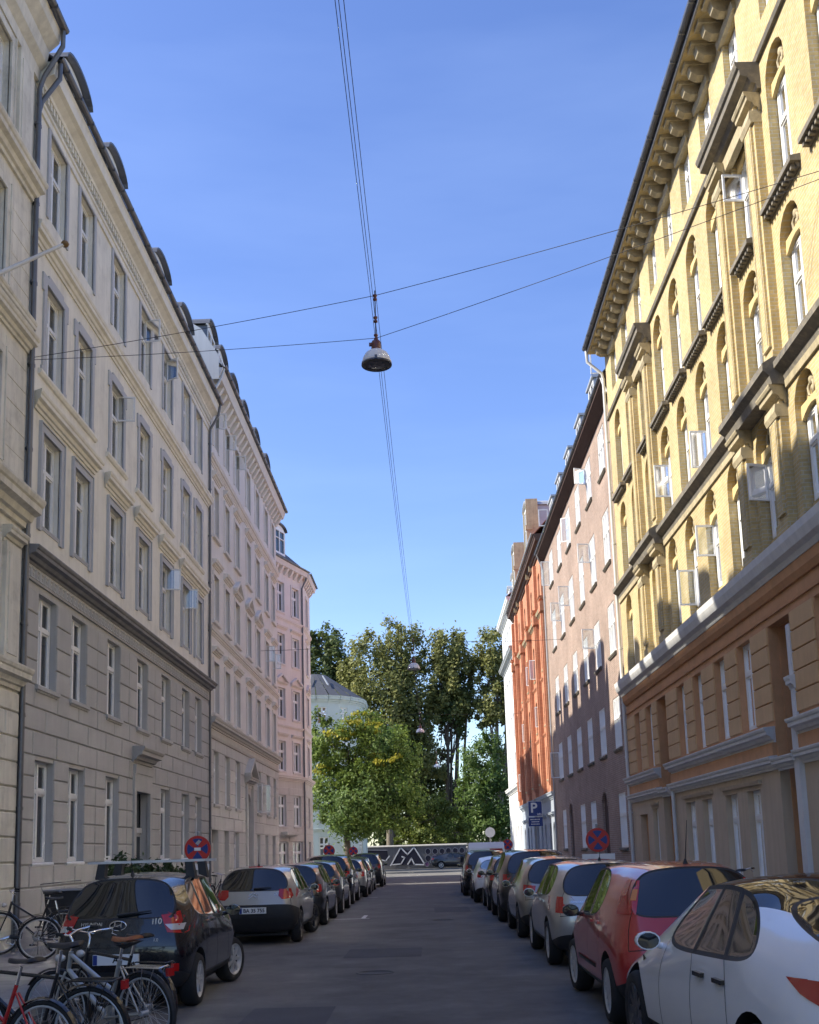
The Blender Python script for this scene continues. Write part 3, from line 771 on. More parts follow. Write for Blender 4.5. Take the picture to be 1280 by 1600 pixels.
downpipe(f, [(Y0+.15, .6, 21.4), (Y0+.12, .5, 21.0), (Y0+.08, .1, 20.3), (Y0+.08, .07, 20.1), (Y0+.08, .07, 17.9)], .045, 'pipew')
roof = shell(f, Y0, Y1, 21.3, 11, ridge=25.8, n0=.55, pitch_n=4.4, zr0=21.44, gable='whitewall')
for s in (42.3, 44.6, 47.4, 50.4, 53.9, 57.6): dormer(f, roof, s-.85, s+.85, -.2, 22.0, 23.6, cheek='zinc', topm='zinc')
g = f.mb(); g.add([(Y0-.02, .42, 20.9), (Y0-.02, .42, 21.9), (Y0-.02, -.3, 23.1), (Y0-.02, -2.6, 24.6), (Y0-.02, -2.6, 20.9), (Y0+.3, .42, 20.9), (Y0+.3, .42, 21.9), (Y0+.3, -.3, 23.1), (Y0+.3, -2.6, 24.6), (Y0+.3, -2.6, 20.9)], [(0, 1, 2, 3, 4), (5, 6, 7, 8, 9), (0, 1, 6, 5), (1, 2, 7, 6), (2, 3, 8, 7), (3, 4, 9, 8)]); g.build('firewall', M['whitewall'], r)
for s in (46.0, 55.5): chimney(f, roof, s, -4.4, 25.2, 27.3)

# --- rose corner house turned towards the street
al = rad(18.6); dv = (math.sin(al), math.cos(al)); P3 = (-8.5, 75.0)
r = house('corner_house', (-8.5, 75, 0), 'rose stuccoed corner house with slate roof and arched dormer beyond the pinkish house')
fl = [(3.72, 5.78), (7.4, 9.4), (11.0, 13.0), (14.7, 16.75), (18.3, 20.35)]
def rose(f, s0, s1, cols):
    ops = [(a, b, c, d) for a, b in cols for c, d in fl]
    shop = [(a-.25, b+.25, .6, 2.7) for a, b in cols]
    g = f.mb(); wall(g, s0, s1, 0, 6.9, ops[0::5]+shop, .2); wl = g.build('wall', M['pinkgrey'], r, fix=False)
    g = f.mb(); wall(g, s0, s1, 6.9, 21.4, [o for o in ops if o[2] > 6], .2); g.build('wall', M['pink3'], r, fix=False)
    blocks(f, wl, s0+.03, s1-.03, [.5, 1.05, 1.6, 2.15, 2.7, 3.2, 3.72, 4.24, 4.75, 5.27, 5.78, 6.3], ops[0::5]+shop, M['pinkgrey'], .025, 2.6)
    for (a, b) in cols:
        win(f, a-.25, b+.25, .6, 2.7, .16, 'cross', fine=False, curtain=.2)
        for k, (c, d) in enumerate(fl):
            win(f, a, b, c, d, .15, 'cross', fine=False, curtain=.5, sill=(.1, .08, .1, M['pink3']) if k else (.1, .08, .1, M['pinkgrey']))
            if k:
                g = f.mb(); e = .13; g.box(a-e, a, -.02, .05, c, d); g.box(b, b+e, -.02, .05, c, d); g.box(a-e, b+e, -.02, .05, d, d+.14)
                if k in (1, 3): g.prism(cornice_prof(.2, d+.3, d+.52), a-.28, b+.28)
                if k == 2:
                    g.prism(cornice_prof(.18, d+.25, d+.4), a-.28, b+.28); mid = (a+b)/2
                    for p, q, za, zb in ((a-.32, mid, d+.4, d+.85), (mid, b+.32, d+.85, d+.4)):
                        g.add([(p, -.02, za), (q, -.02, zb), (q, .18, zb), (p, .18, za), (p, -.02, za+.13), (q, -.02, zb+.13), (q, .18, zb+.13), (p, .18, za+.13)], [(0, 1, 2, 3), (4, 5, 6, 7), (0, 1, 5, 4), (1, 2, 6, 5), (2, 3, 7, 6), (3, 0, 4, 7)])
                g.build('surround', M['pink3'], r)
    for z0, z1, n in ((6.75, 7.1, .26), (10.3, 10.5, .12), (17.65, 17.9, .14)): mould(f, 'belt_course', cornice_prof(n, z0, z1), s0, s1, 'pink3')
    s = s0+.3
    while s < s1: 
        g = f.mb(); g.prism([(-.02, 20.95), (.1, 20.95), (.28, 21.2), (.36, 21.4), (-.02, 21.4)], s-.12, s+.12); g.build('bracket', M['pink3'], r); s += .75
    mould(f, 'cornice', [(-.02, 21.4), (.42, 21.4), (.46, 21.55), (.52, 21.72), (-.02, 21.74)], s0, s1, 'pink3')
    gutter(f, s0, s1, .58, 21.8, .08)
    g = f.mb(); g.add([(s0, .5, 21.75), (s1, .5, 21.75), (s1, -3.4, 25.2), (s0, -3.4, 25.2)], [(0, 1, 2, 3)]); g.add([(s0, -3.4, 25.2), (s1, -3.4, 25.2), (s1, -8, 25.3), (s0, -8, 25.3)], [(0, 1, 2, 3)])
    rf = g.build('roof', M['slate'], r, fix=False)
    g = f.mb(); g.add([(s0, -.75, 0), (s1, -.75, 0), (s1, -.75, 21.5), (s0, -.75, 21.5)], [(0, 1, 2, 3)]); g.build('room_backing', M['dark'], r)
    return rf
f3 = Fac(r, P3, dv, (math.cos(al), -math.sin(al)), 'L3a')
rf = rose(f3, -13.0, 0, [(-1.85-2.3*k, -.75-2.3*k) for k in range(5)])
dormer(f3, rf, -3.5, -1.7, -.5, 22.6, 24.4, cheek='mint', back=2.4)
f3b = Fac(r, P3, (0, 1), (1, 0), 'L')
rf = rose(f3b, 0.0, 4.6, [(1.7, 2.8)])
g = f3b.mb(); g.box(.0, 4.6, -9, -.8, 0, 21.4); g.build('core_wall', M['pink3'], r)
g = f3.mb(); g.tube([(-.05, .45, 21.7), (-.1, .3, 21.2), (-.25, .08, 20.6), (-.25, .07, .3)], .06, 8); g.build('downpipe', M['zinc'], r)
# shop awning box at its corner
g = f3.mb(); g.box(-3.9, -1.9, 0, .5, 3.15, 3.35); g.box(-3.8, -2.0, 0, .35, 3.05, 3.15); g.build('awning_box', M['pinkgrey'], r)

# --- pale green house with a rounded corner, beyond the street tree
r = house('rounded_house', (-10, 105, 0), 'pale green house with rounded corner and skylit slate roof behind the leafy street tree')
pts = [Vector((-30, 101.5, 0))]+[Vector((-14, 103.0, 0))]
cx, cyy, rr = -11.3, 107.9, 5.0
for k in range(9):
    a = rad(-108+k*13.5); pts.append(Vector((cx+rr*math.cos(a), cyy+rr*math.sin(a), 0)))
pts.append(Vector((-6.35, 112.0, 0)))
rows = [(1.4, 3.4), (4.6, 6.5), (7.9, 9.8), (11.2, 13.1), (14.2, 15.9)]
for i in range(len(pts)-1):
    d = pts[i+1]-pts[i]; Ls = d.length; n = Vector((d.y, -d.x, 0))
    ff = Fac(r, pts[i][:2], d[:2], n[:2], 'L4%d' % i)
    if Ls > 8: cc = [(1.2+2.4*k, 2.3+2.4*k) for k in range(int(Ls/2.4)-1)]
    elif Ls > 3: cc = [(Ls/2-.5, Ls/2+.5)]
    elif i % 2 == 0: cc = [(.12, Ls-.12)]
    else: cc = []
    ops = [(a, b, c, d_) for a, b in cc for c, d_ in rows]
    g = ff.mb(); wall(g, 0, Ls, 0, 16.6, ops, .15); g.build('wall', M['mint'], r, fix=False)
    for a, b, c, d_ in ops: win(ff, a, b, c, d_, .12, 'cross', fine=False, curtain=.2)
    mould(ff, 'cornice', cornice_prof(.4, 16.3, 17.0), 0, Ls, 'mint')
    mould(ff, 'belt_course', cornice_prof(.15, 13.5, 13.75), 0, Ls, 'mint'); mould(ff, 'belt_course', cornice_prof(.2, 3.9, 4.2), 0, Ls, 'mint')
    g = ff.mb(); sh = 1-3.2/rr if Ls < 3 else 1
    c_ = Vector((cx, cyy, 0))
    def inn(p): 
        q = p-c_ if (p-c_).length < 6 else None
        if q is None: return p-n.normalized()*3.6
        return c_+q*.28
    A, B, a2, b2 = pts[i]+n.normalized()*.42, pts[i+1]+n.normalized()*.42, inn(pts[i]), inn(pts[i+1])
    g = MB(lambda x, y, z: (x-r.location.x, y-r.location.y, z))
    g.add([(A.x, A.y, 17.0), (B.x, B.y, 17.0), (b2.x, b2.y, 19.7), (a2.x, a2.y, 19.7)], [(0, 1, 2, 3)])
    rf = g.build('roof', M['slate'], r, fix=False)
    if i in (0, 1, 3, 5):
        m1, m2 = A.lerp(B, .3), a2.lerp(b2, .3); k1, k2 = A.lerp(B, .5), a2.lerp(b2, .5)
        q = [m1.lerp(m2, .35), k1.lerp(k2, .35), k1.lerp(k2, .7), m1.lerp(m2, .7)]
        zz = [17.0+3.2*t+.08 for t in (.35, .35, .7, .7)]
        g = MB(lambda x, y, z: (x-r.location.x, y-r.location.y, z)); g.poly([(q[j].x, q[j].y, zz[j]) for j in range(4)], (0, 0, .08)); g.build('skylight', M['zincl'], rf)
# ---------------------------------------------------------------- right row of houses
# --- yellow brick house over rust plaster floors
r = house('brick_house', (XR, 26, 0), 'yellow brick house with arched windows over rust and ochre plaster floors, right side')
f = Fac(r, (XR, 0), (0, 1), (-1, 0), 'R')
Y0, Y1 = 5.0, 37.15
ac = [11.9, 14.1, 16.25, 18.4, 20.8, 22.95, 24.95, 27.0, 29.0, 31.25, 33.5, 35.6]
ris = [(19.25, 22.1), (29.85, 32.75)]                         # projecting bays
def inris(s): return any(a < s < b for a, b in ris)
hw = .52
# rust storey
z_band = 3.3
f1 = [(17.85, 18.85), (22.68, 23.72), (24.72, 25.66), (26.86, 27.78), (28.7, 29.6), (33.0, 33.95), (34.9, 35.75)]+[(15.6, 16.6), (13.3, 14.3)]
nich = [(20.15, 21.5), (31.0, 32.25)]
f0 = [(22.83, 23.8), (24.55, 25.55), (26.77, 27.72), (28.46, 29.5), (33.1, 33.9), (17.8, 18.8), (15.6, 16.6)]
dr0 = (34.7, 35.9)
opsr = [(a, b, 4.2, 6.12) for a, b in f1]
opsl = [(a, b, .95, 2.92) for a, b in f0]+[(dr0[0], dr0[1], .12, 2.8)]
nops = [(a, b, .12, 6.12) for a, b in nich]
g = f.mb(); wall(g, Y0, Y1, z_band, 7.0, opsr+[(a, b, z_band-.2, 6.12) for a, b in nich], .22); w1 = g.build('wall', M['rust'], r, fix=False)
g = f.mb(); wall(g, Y0, Y1, 0, z_band, opsl+[(a, b, .12, z_band+.2) for a, b in nich], .22); w0 = g.build('wall', M['sand'], r, fix=False)
for a, b in nich:                                             # two-storey entrance recess
    g = f.mb(); g.box(a, a+.02, -.62, -.2, .12, 6.12); g.box(b-.02, b, -.62, -.2, .12, 6.12); g.box(a, b, -.66, -.62, .12, 6.12); g.box(a, b, -.62, -.2, 6.1, 6.14)
    rc = g.build('entrance_recess', M['rust'], r)
    g = f.mb(); g.box(a+.1, b-.1, -.61, -.54, .12, 2.5); g.box(a+.2, b-.2, -.54, -.52, .3, 1.1); g.build('door', M['whitetrim'], r)
    g = f.mb(); g.box(a+.05, a+.13, -.6, -.5, .12, 5.4); g.box(b-.13, b-.05, -.6, -.5, .12, 5.4); g.box(a+.13, b-.13, -.6, -.5, 2.5, 2.7); g.box(a+.13, b-.13, -.6, -.5, 5.2, 5.4); g.prism(cornice_prof(.2, 3.2, 3.45), a+.05, b-.05); g.build('door_frame', M['whitetrim'], r)
    g = f.mb(); g.add([(a+.1, -.58, 2.7), (b-.1, -.58, 2.7), (b-.1, -.58, 5.2), (a+.1, -.58, 5.2)], [(0, 1, 2, 3)]); g.build('pane', M['carglass'], r)
# white column casing in the near recess and pipe at the far one
g = f.mb(); g.box(20.05, 20.32, -.05, .10, .12, 4.05); g.box(20.1, 20.28, -.10, .06, 4.05, 5.9); g.prism(cornice_prof(.16, 4.6, 4.9), 20.05, 20.33); g.build('casing', M['whitetrim'], r)
g = f.mb(); g.tube([(30.6, .08, 3.3), (30.6, .08, .2)], .05); g.build('downpipe', M['pipew'], r)
# pier blocks between the rust windows
edges = sorted([(a, b) for a, b in f1 if a > 12]+nich)
for (a0, b0), (a1, b1) in zip(edges[:-1], edges[1:]):
    for k in range(5):
        g = f.mb(); g.block(b0+.03, a1-.03, -.01, .035, 4.2+k*.385+.01, 4.2+(k+1)*.385-.01, .014); g.build('block', M['ochre'], w1, fix=False)
for k in range(5):
    g = f.mb(); g.block(35.78, Y1-.05, -.01, .035, 4.2+k*.385+.01, 4.2+(k+1)*.385-.01, .014); g.build('block', M['ochre'], w1, fix=False)
for i, (a, b) in enumerate(f1): win(f, a, b, 4.22, 6.12, .17, 'cross', fine=a > 16, curtain=.6)
for i, (a, b) in enumerate(f0): win(f, a, b, .95, 2.92, .17, 'high', fine=a > 16, curtain=.8)
g = f.mb(); g.box(dr0[0], dr0[1], -.26, -.2, .12, 2.8); g.box(dr0[0]+.15, dr0[1]-.15, -.2, -.18, .3, 1.4); g.build('door', M['rust'], r)
for a, b in ((22.7, 25.7), (26.6, 29.65), (32.9, 34.0)):
    mould(f, 'lintel_moulding', [(-.02, 3.02), (.06, 3.02), (.09, 3.1), (-.02, 3.12)], a, b, 'sand')
for a, b in ((Y0, 20.08), (21.55, 30.75), (32.3, Y1)):
    mould(f, 'white_band', cornice_prof(.26, 3.78, 4.08), a, b, 'whitetrim', .4)
    mould(f, 'rust_band', [(-.02, 3.5), (.08, 3.5), (.08, 3.78), (-.02, 3.78)], a, b, 'rust')
    mould(f, 'white_band', cornice_prof(.2, 3.24, 3.50), a, b, 'whitetrim', .4)
mould(f, 'string', [(-.02, 6.28), (.04, 6.28), (.05, 6.34), (-.02, 6.36)], Y0, Y1, 'rust')
mould(f, 'frieze', [(-.02, 6.6), (.05, 6.6), (.12, 6.72), (.14, 6.9), (-.02, 6.9)], Y0, Y1, 'rust')
mould(f, 'cornice', [(-.02, 6.9), (.16, 6.9), (.20, 7.0), (.30, 7.06), (.36, 7.22), (.38, 7.36), (.12, 7.52), (-.02, 7.53)], Y0, Y1, 'whitetrim')
# brick storeys: niches with arched heads
ZA, ZB, ZC, ZD = (7.5, 9.6, 10.2), (10.82, 12.9, 13.46), (14.02, 16.2, 16.8), (17.7, 19.1, 0)
br = M['ybrick']
niches = []
for s in ac:
    for (z0, zw, zt) in (ZA, ZB, ZC): niches.append((s-hw, s+hw, z0, zt, .52 if not (inris(s) and z0 > 14) else .3))
opD = [(s-.48, s+.48, 17.7, 19.15) for s in ac]
g = f.mb(); wall(g, Y0, Y1, 7.0, 19.6, niches+opD, .26); bw_ = g.build('wall', br, r, fix=False)
fcas = {}
for s in ac:
    nr = s > 15
    for k, (z0, zw, zt) in enumerate((ZA, ZB, ZC)):
        a, b = s-hw, s+hw
        # tympanum wall behind the arch, with a segmental soffit and a carved cartouche
        g = f.mb(); g.add([(a-.02, -.20, zw-.02), (b+.02, -.20, zw-.02), (b+.02, -.20, zt+.05), (a-.02, -.20, zt+.05)], [(0, 1, 2, 3)])
        n = 6; arc = [(a+(b-a)*t/n, zw-.16*(1-math.sin(math.pi*t/n))) for t in range(n+1)]
        vs = []
        for x, z in arc: vs += [(x, -.11, z), (x, -.11, zw+.12+.0*z), (x, -.22, z)]
        g.add(vs, [q for t in range(n) for q in ((3*t, 3*t+3, 3*t+4, 3*t+1), (3*t, 3*t+2, 3*t+5, 3*t+3))])
        ty = g.build('tympanum', M['ysmooth'], r, fix=False)
        if nr:
            key = 'cart'
            if key not in fcas:
                q = f.rb(); q.lathe([(0, .06), (.06, .055), (.10, .03), (.12, 0), (.12, -.02)], (0, 0, 0), 'y', 10)
                q.T = lambda s_, n_, z_: f.R(s_, n_, z_)
                q.lathe([(0, .04), (.05, .03), (.07, 0)], (0, 0, -.17), 'y', 8); q.tube([(-.06, .02, -.05), (-.14, .03, -.12), (-.12, .03, -.26), (-.04, .02, -.30)], [.03, .035, .03, .015], 6); q.tube([(.06, .02, -.05), (.14, .03, -.12), (.12, .03, -.26), (.04, .02, -.30)], [.03, .035, .03, .015], 6)
                fcas[key] = q.mesh('cartouche', M['stone'])
            link('cartouche', fcas[key], ty, f.T(s, -.17, zt-.16))
        wo = win(f, a+.04, b-.04, z0+.02 if k else 7.9, zw-.05, .22, 'cross', fine=nr, curtain=.7)
        if k == 0: 
            g = f.mb(); g.prism([(-.26, 7.5), (-.16, 7.5), (-.16, 7.86), (-.26, 7.9)], a+.02, b-.02); g.build('apron', br, r)
        if k == 2 and nr:
            small = inris(s); e = .10 if small else .34
            zz = 13.78
            g = f.mb(); g.prism([(-.2, zz+.14), (-.02, zz+.14), (.20, zz+.10), (.20, zz), (-.2, zz)], a-e, b+e); g.prism([(-.05, zz-.10), (.05, zz-.10), (.09, zz), (-.05, zz)], a-e+.05, b+e-.05)
            x = a-e+.1
            while x < b+e-.1: g.box(x, x+.07, .05, .15, zz-.10, zz-.002); x += .15
            g.build('window_sill', M['darkstone'], r)
        # opened casements seen in the photograph
        if (k, s) in ((1, 24.95), (1, 29.0), (2, 20.8)): casement(f, wo, .44, .95 if k == 1 else .62, hw*2-.08, .72 if k == 1 and s == 29.0 else (.1 if k == 1 else 1.35), 85, 'far')
        if (k, s) in ((0, 20.8), (0, 24.95)): casement(f, wo, .46, .78, hw*2-.08, .80, 88 if s > 21 else 75, 'far')
        if (k, s) == (0, 27.0): casement(f, wo, .46, .95, hw*2-.08, .05, 88, 'far')
    wd = win(f, s-.46, s+.46, 17.72, 19.12, .17, 'cross', fine=nr, curtain=.6)
    if nr:
        g = f.mb(); g.prism([(-.02, 19.12), (.07, 19.12), (.10, 19.28), (-.02, 19.28)], s-.62, s+.62); g.build('lintel', M['stone'], r)
mould(f, 'string_course', [(-.02, 17.02), (.07, 17.02), (.10, 17.1), (.02, 17.16), (-.02, 17.16)], Y0, Y1, 'darkstone')
# projecting bays with pilasters
for a, b in ris:
    for s in (a+.02, b-.62):
        for z0, z1, cap in ((7.5, 10.42, 9.8), (10.8, 16.45, 15.9)):
            g = f.mb(); g.box(s, s+.6, -.02, .16, z0, z1); g.box(s+.10, s+.5, .16, .21, z0+.35, cap-.12); g.box(s-.03, s+.63, -.02, .20, z0, z0+.22)
            pl_ = g.build('pilaster', br, r)
            g = f.mb(); g.prism(cornice_prof(.36, cap+.15, cap+.5), s-.02, s+.62, .25); g.prism([(-.02, cap-.1), (.22, cap-.1), (.26, cap), (.24, cap+.15), (-.02, cap+.15)], s-.01, s+.61); g.build('capital', M['stone'], pl_)
            g = f.mb(); g.tube([(s+.15, .215, z0+.4), (s+.15, .215, cap-.15)], .012, 6); g.tube([(s+.45, .215, z0+.4), (s+.45, .215, cap-.15)], .012, 6); g.build('fluting', M['stone'], pl_)
    mould(f, 'bay_cornice', cornice_prof(.50, 16.45, 17.0), a-.1, b+.1, 'darkstone', .1)
    mould(f, 'bay_frieze', [(-.02, 16.2), (.12, 16.2), (.14, 16.45), (-.02, 16.45)], a+.6, b-.6, 'stone')
    mould(f, 'bay_belt', [(-.02, 10.30), (.30, 10.30), (.34, 10.46), (.46, 10.56), (.46, 10.70), (.24, 10.84), (-.02, 10.85)], a-.08, b+.08, 'darkstone', .1)
prev = Y0
for a, b in ris+[(Y1, Y1)]:
    mould(f, 'belt_course', [(-.02, 10.36), (.05, 10.36), (.08, 10.48), (.16, 10.54), (.24, 10.60), (.25, 10.72), (.05, 10.83), (-.02, 10.83)], prev, a-.08, 'darkstone'); 
    mould(f, 'belt_base', [(-.02, 10.22), (.05, 10.22), (.06, 10.36), (-.02, 10.36)], prev, a-.08, 'stone'); prev = b+.08
# eaves with corbels
g = f.mb(); g.prism([(-.02, 19.62), (.62, 19.62), (.62, 19.74), (-.02, 19.74)], Y0, Y1); g.build('eaves_soffit', br, r)
s = Y0+.2; cm = None
while s < Y1-.1:
    if cm is None:
        q = f.rb(); q.box(-.17, .17, 0, .56, -.09, 0); q.prism([(0, -.34), (.26, -.34), (.40, -.26), (.46, -.09), (0, -.09)], -.12, .12); cm = q.mesh('corbel', M['stone'])
    link('corbel', cm, r, f.T(s, -.01, 19.62)); s += .64
gutter(f, Y0, Y1, .72, 19.84, .10)
mould(f, 'fascia', [(.62, 19.62), (.66, 19.62), (.66, 19.8), (.62, 19.8)], Y0, Y1, 'zinc')
downpipe(f, [(Y1-.08, .68, 19.75), (Y1-.06, .66, 19.3), (Y1-.02, .15, 18.85), (Y1, .10, 18.6), (Y1, .09, .2)], .055, 'pipew')
roof = shell(f, Y0, Y1, 19.6, 10, ridge=23.4, n0=.6, pitch_n=4.5, gable='brbrick', zr0=19.76)
for s in (14, 28): chimney(f, roof, s, -4.5, 22.9, 24.8)

# --- brown brick house
X2 = 7.3
r = house('brick_house', (X2, 49, 0), 'brown brick house with white windows and dark eaves next to the yellow house')
f = Fac(r, (X2, 0), (0, 1), (-1, 0), 'R')
Y0, Y1 = 37.2, 62.0
cols = [(40.0, 41.5), (43.5, 45.0), (46.9, 48.4), (50.3, 51.9), (53.9, 55.5), (57.6, 59.2)]
rows = [(1.75, 3.78), (5.47, 7.40), (9.1, 11.05), (12.65, 14.75), (16.3, 18.15)]
arc_doors = [(44.0, 45.4), (54.7, 56.0)]
low = [(40.0, 41.5), (47.1, 48.7), (50.4, 52.0), (57.4, 58.9)]
ops = [(a, b, c, d) for a, b in cols for c, d in rows[1:]]+[(a, b, 1.75, 3.78) for a, b in low]+[(a, b, .12, 4.0, .6) for a, b in arc_doors]
g = f.mb(); wall(g, Y0, Y1, 0, 18.7, ops, .12); g.build('wall', M['brbrick'], r, fix=False)
WO = {}
for i, (a, b) in enumerate(cols):
    for k, (c, d) in enumerate(rows):
        if k == 0: continue
        WO[i, k] = win(f, a, b, c, d, .05, 'three', fine=False, curtain=.75, sill=(.04, .09, .09, M['darkstone']))
for a, b in low: win(f, a, b, 1.75, 3.78, .05, 'three', fine=False, curtain=.7, sill=(.04, .09, .09, M['darkstone']))
for i, k, w_, h_, z_, an, hg in ((1, 4, .55, .72, 1.05, 70, 'far'), (1, 3, .55, .85, 1.2, 80, 'far'), (1, 2, .55, .85, 1.0, 85, 'far'), (4, 3, .55, 1.0, .9, 80, 'far'), (3, 3, .55, 1.0, .9, 85, 'far'), (5, 4, .5, 1.4, .1, 85, 'far'), (5, 1, .5, 1.4, .1, 88, 'far'), (3, 4, .5, 1.2, .1, 60, 'near')):
    casement(f, WO[i, k], w_, h_, cols[i][1]-cols[i][0] if hg == 'far' else 0, z_, an, hg)
for a, b in arc_doors:
    g = f.mb(); g.box(a, b, -.16, -.1, .12, 4.0); g.box(a+.15, b-.15, -.1, -.08, .4, 2.0); g.build('door', M['soffit'], r)
    g = f.mb(); n = 10
    for k in range(n):
        t0, t1 = math.pi*k/n, math.pi*(k+1)/n; cx_, w_ = (a+b)/2, (b-a)/2
        q = [(cx_+(w_+e)*math.cos(t), 3.4+(.6+e)*math.sin(t)) for t, e in ((t0+.03, .01), (t0+.03, .22), (t1-.03, .22), (t1-.03, .01))]
        g.poly([(x, -.01, z) for x, z in q], (0, .03, 0)) if False else g.add([(x, .02, z) for x, z in q]+[(x, -.02, z) for x, z in q], [(0, 1, 2, 3), (0, 1, 5, 4), (1, 2, 6, 5), (2, 3, 7, 6), (3, 0, 4, 7)])
    g.build('door_arch', M['brbrick'], r)
mould(f, 'plinth', [(-.02, .1), (.05, .1), (.05, 1.0), (-.02, 1.03)], Y0, arc_doors[0][0]-.2, 'darkstone'); mould(f, 'plinth', [(-.02, .1), (.05, .1), (.05, 1.0), (-.02, 1.03)], arc_doors[0][1]+.2, arc_doors[1][0]-.2, 'darkstone')
g = f.mb(); g.prism([(-.02, 18.55), (.03, 18.5), (.42, 18.78), (.42, 18.92), (-.02, 18.92)], Y0, Y1); g.build('eaves', M['soffit'], r)
gutter(f, Y0, Y1, .44, 18.98, .09)
downpipe(f, [(Y0+.35, .42, 18.9), (Y0+.3, .35, 18.6), (Y0+.15, .12, 18.0), (Y0+.12, .08, 17.8), (Y0+.12, .08, .3)], .045, 'pipew')
downpipe(f, [(Y1-.5, .42, 18.9), (Y1-.4, .3, 18.5), (Y1-.3, .1, 18.1), (Y1-.3, .08, 17.9), (Y1-.3, .08, .3)], .05, 'zincl')
roof = shell(f, Y0, Y1, 18.7, 10, ridge=23.0, n0=.4, pitch_n=3.8, gable='whitewall', zr0=18.92)
for s in (38.9, 43.6, 47.6, 51.6, 55.4, 59.0): dormer(f, roof, s-.75, s+.75, -.25, 19.5, 21.3, arched=False, cheek='zincl', topm='zincl', hang=.1, back=1.9)
# opened dormer sashes against the sky
q = f.mb()
for s0, n0, n1, z0, z1 in ((39.4, -.2, .45, 19.9, 21.3), (60.2, -.2, .35, 20.2, 21.2)):
    for a in ((n0, n0+.05, z0, z1), (n1-.05, n1, z0, z1), (n0+.05, n1-.05, z0, z0+.05), (n0+.05, n1-.05, z1-.05, z1)): q.box(s0, s0+.05, a[0], a[1], a[2], a[3])
q.build('open_casement', M['white'], r)
chimney(f, roof, 41, -3.8, 22.5, 24.6); 

# --- red brick house with blue-grey ground floor
r = house('brick_house', (X2, 73, 0), 'orange-red brick house with blue-grey ground floor and tower dormers')
f = Fac(r, (X2, 0), (0, 1), (-1, 0), 'R')
Y0, Y1 = 62.05, 84.4
cols = [63.2, 65.0, 67.8, 69.9, 72.6, 74.7, 77.4, 79.5, 82.2]
rows = [(5.9, 7.9), (9.2, 11.2), (12.6, 14.8), (16.8, 18.6)]
ops = [(s-.45, s+.45, c, d, .2) for s in cols for c, d in rows]
lowo = [(s-.55, s+.55, .12 if i % 3 == 1 else .9, 3.3, .5) for i, s in enumerate(cols)]
g = f.mb(); wall(g, Y0, Y1, 4.9, 20.2, ops, .2); g.build('wall', M['rbrick'], r, fix=False)
g = f.mb(); wall(g, Y0, Y1, 0, 4.9, lowo, .25); g.build('wall', M['bluegrey'], r, fix=False)
for i, s in enumerate(cols):
    for k, (c, d) in enumerate(rows):
        wo = win(f, s-.43, s+.43, c, d-.05, .16, 'cross', fine=False, curtain=.4, sill=(.05, .06, .08, M['stone']))
        if (i, k) in ((2, 1), (3, 2), (4, 2), (6, 1), (8, 0)): casement(f, wo, .42, 1.3, .86, .2, 95, 'far')
    if i % 3 == 1:
        g = f.mb(); g.box(s-.55, s+.55, -.3, -.24, .12, 3.3); g.build('door', M['soffit'], r)
    else: win(f, s-.53, s+.53, .9, 3.25, .2, 'cross', fine=False, curtain=.3)
    g = f.mb(); g.prism(cornice_prof(.2, 3.6, 3.85), s-.8, s+.8); g.build('shop_hood', M['bluegrey'], r)
for s in (62.4, 66.4, 71.25, 76.05, 80.85, 84.0):
    g = f.mb(); g.box(s-.32, s+.32, -.02, .2, 4.9, 19.4); g.box(s-.18, s+.18, .2, .28, 5.4, 15.5); g.box(s-.42, s+.42, -.02, .34, 15.6, 16.2); g.prism(cornice_prof(.4, 16.2, 16.5), s-.4, s+.4, .2); g.build('pilaster', M['rbrick'], r)
mould(f, 'belt_course', cornice_prof(.24, 4.6, 5.0), Y0, Y1, 'bluegrey')
mould(f, 'belt_course', cornice_prof(.2, 15.9, 16.2), Y0, Y1, 'stone')
mould(f, 'belt_course', cornice_prof(.1, 8.5, 8.7), Y0, Y1, 'rbrick'); mould(f, 'belt_course', cornice_prof(.1, 11.9, 12.1), Y0, Y1, 'rbrick')
mould(f, 'cornice', cornice_prof(.5, 19.6, 20.3), Y0, Y1, 'soffit')
gutter(f, Y0, Y1, .56, 20.38, .09, 'zincl')
roof = shell(f, Y0, Y1, 20.1, 10, ridge=24.4, n0=.45, pitch_n=3.4, roofmat='tile', gable='stone', zr0=20.3)
for s in (68.9, 79.0):
    g = f.mb(); g.box(s-1.1, s-.95, -.5, .28, 19.5, 24.4); g.box(s+.95, s+1.1, -.5, .28, 19.5, 24.4); g.box(s-1.16, s-.9, -.1, .36, 22.3, 22.6); g.build('gable_pier', M['stone'], r)
    dormer(f, roof, s-.95, s+.95, .18, 20.4, 24.0, arched=True, cheek='zincl', topm='zincl', back=2.6)
chimney(f, roof, 63.3, -2.6, 23.0, 25.2, 1.0, 'stone')

# --- white house at the far right corner
r = house('corner_house', (X2, 91, 0), 'narrow white plaster house past the red brick house')
f = Fac(r, (X2, 0), (0, 1), (-1, 0), 'R')
Y0, Y1 = 84.45, 97.0
cols = [85.7, 88.2, 90.7, 93.2, 95.6]
rows = [(1.0, 3.6), (7.6, 9.6), (10.8, 12.8), (14.0, 16.0), (18.4, 20.2)]
ops = [(s-.5, s+.5, c, d) for s in cols for c, d in rows]
g = f.mb(); wall(g, Y0, Y1, 0, 21.6, ops, .18); g.build('wall', M['whitewall'], r, fix=False)
for s in cols:
    for c, d in rows: win(f, s-.5, s+.5, c, d, .14, 'cross', fine=False, curtain=.4)
mould(f, 'belt_course', cornice_prof(.35, 6.4, 6.9), Y0, Y1, 'whitewall', .2); mould(f, 'belt_course', cornice_prof(.45, 17.2, 17.8), Y0, Y1, 'zincl', .2)
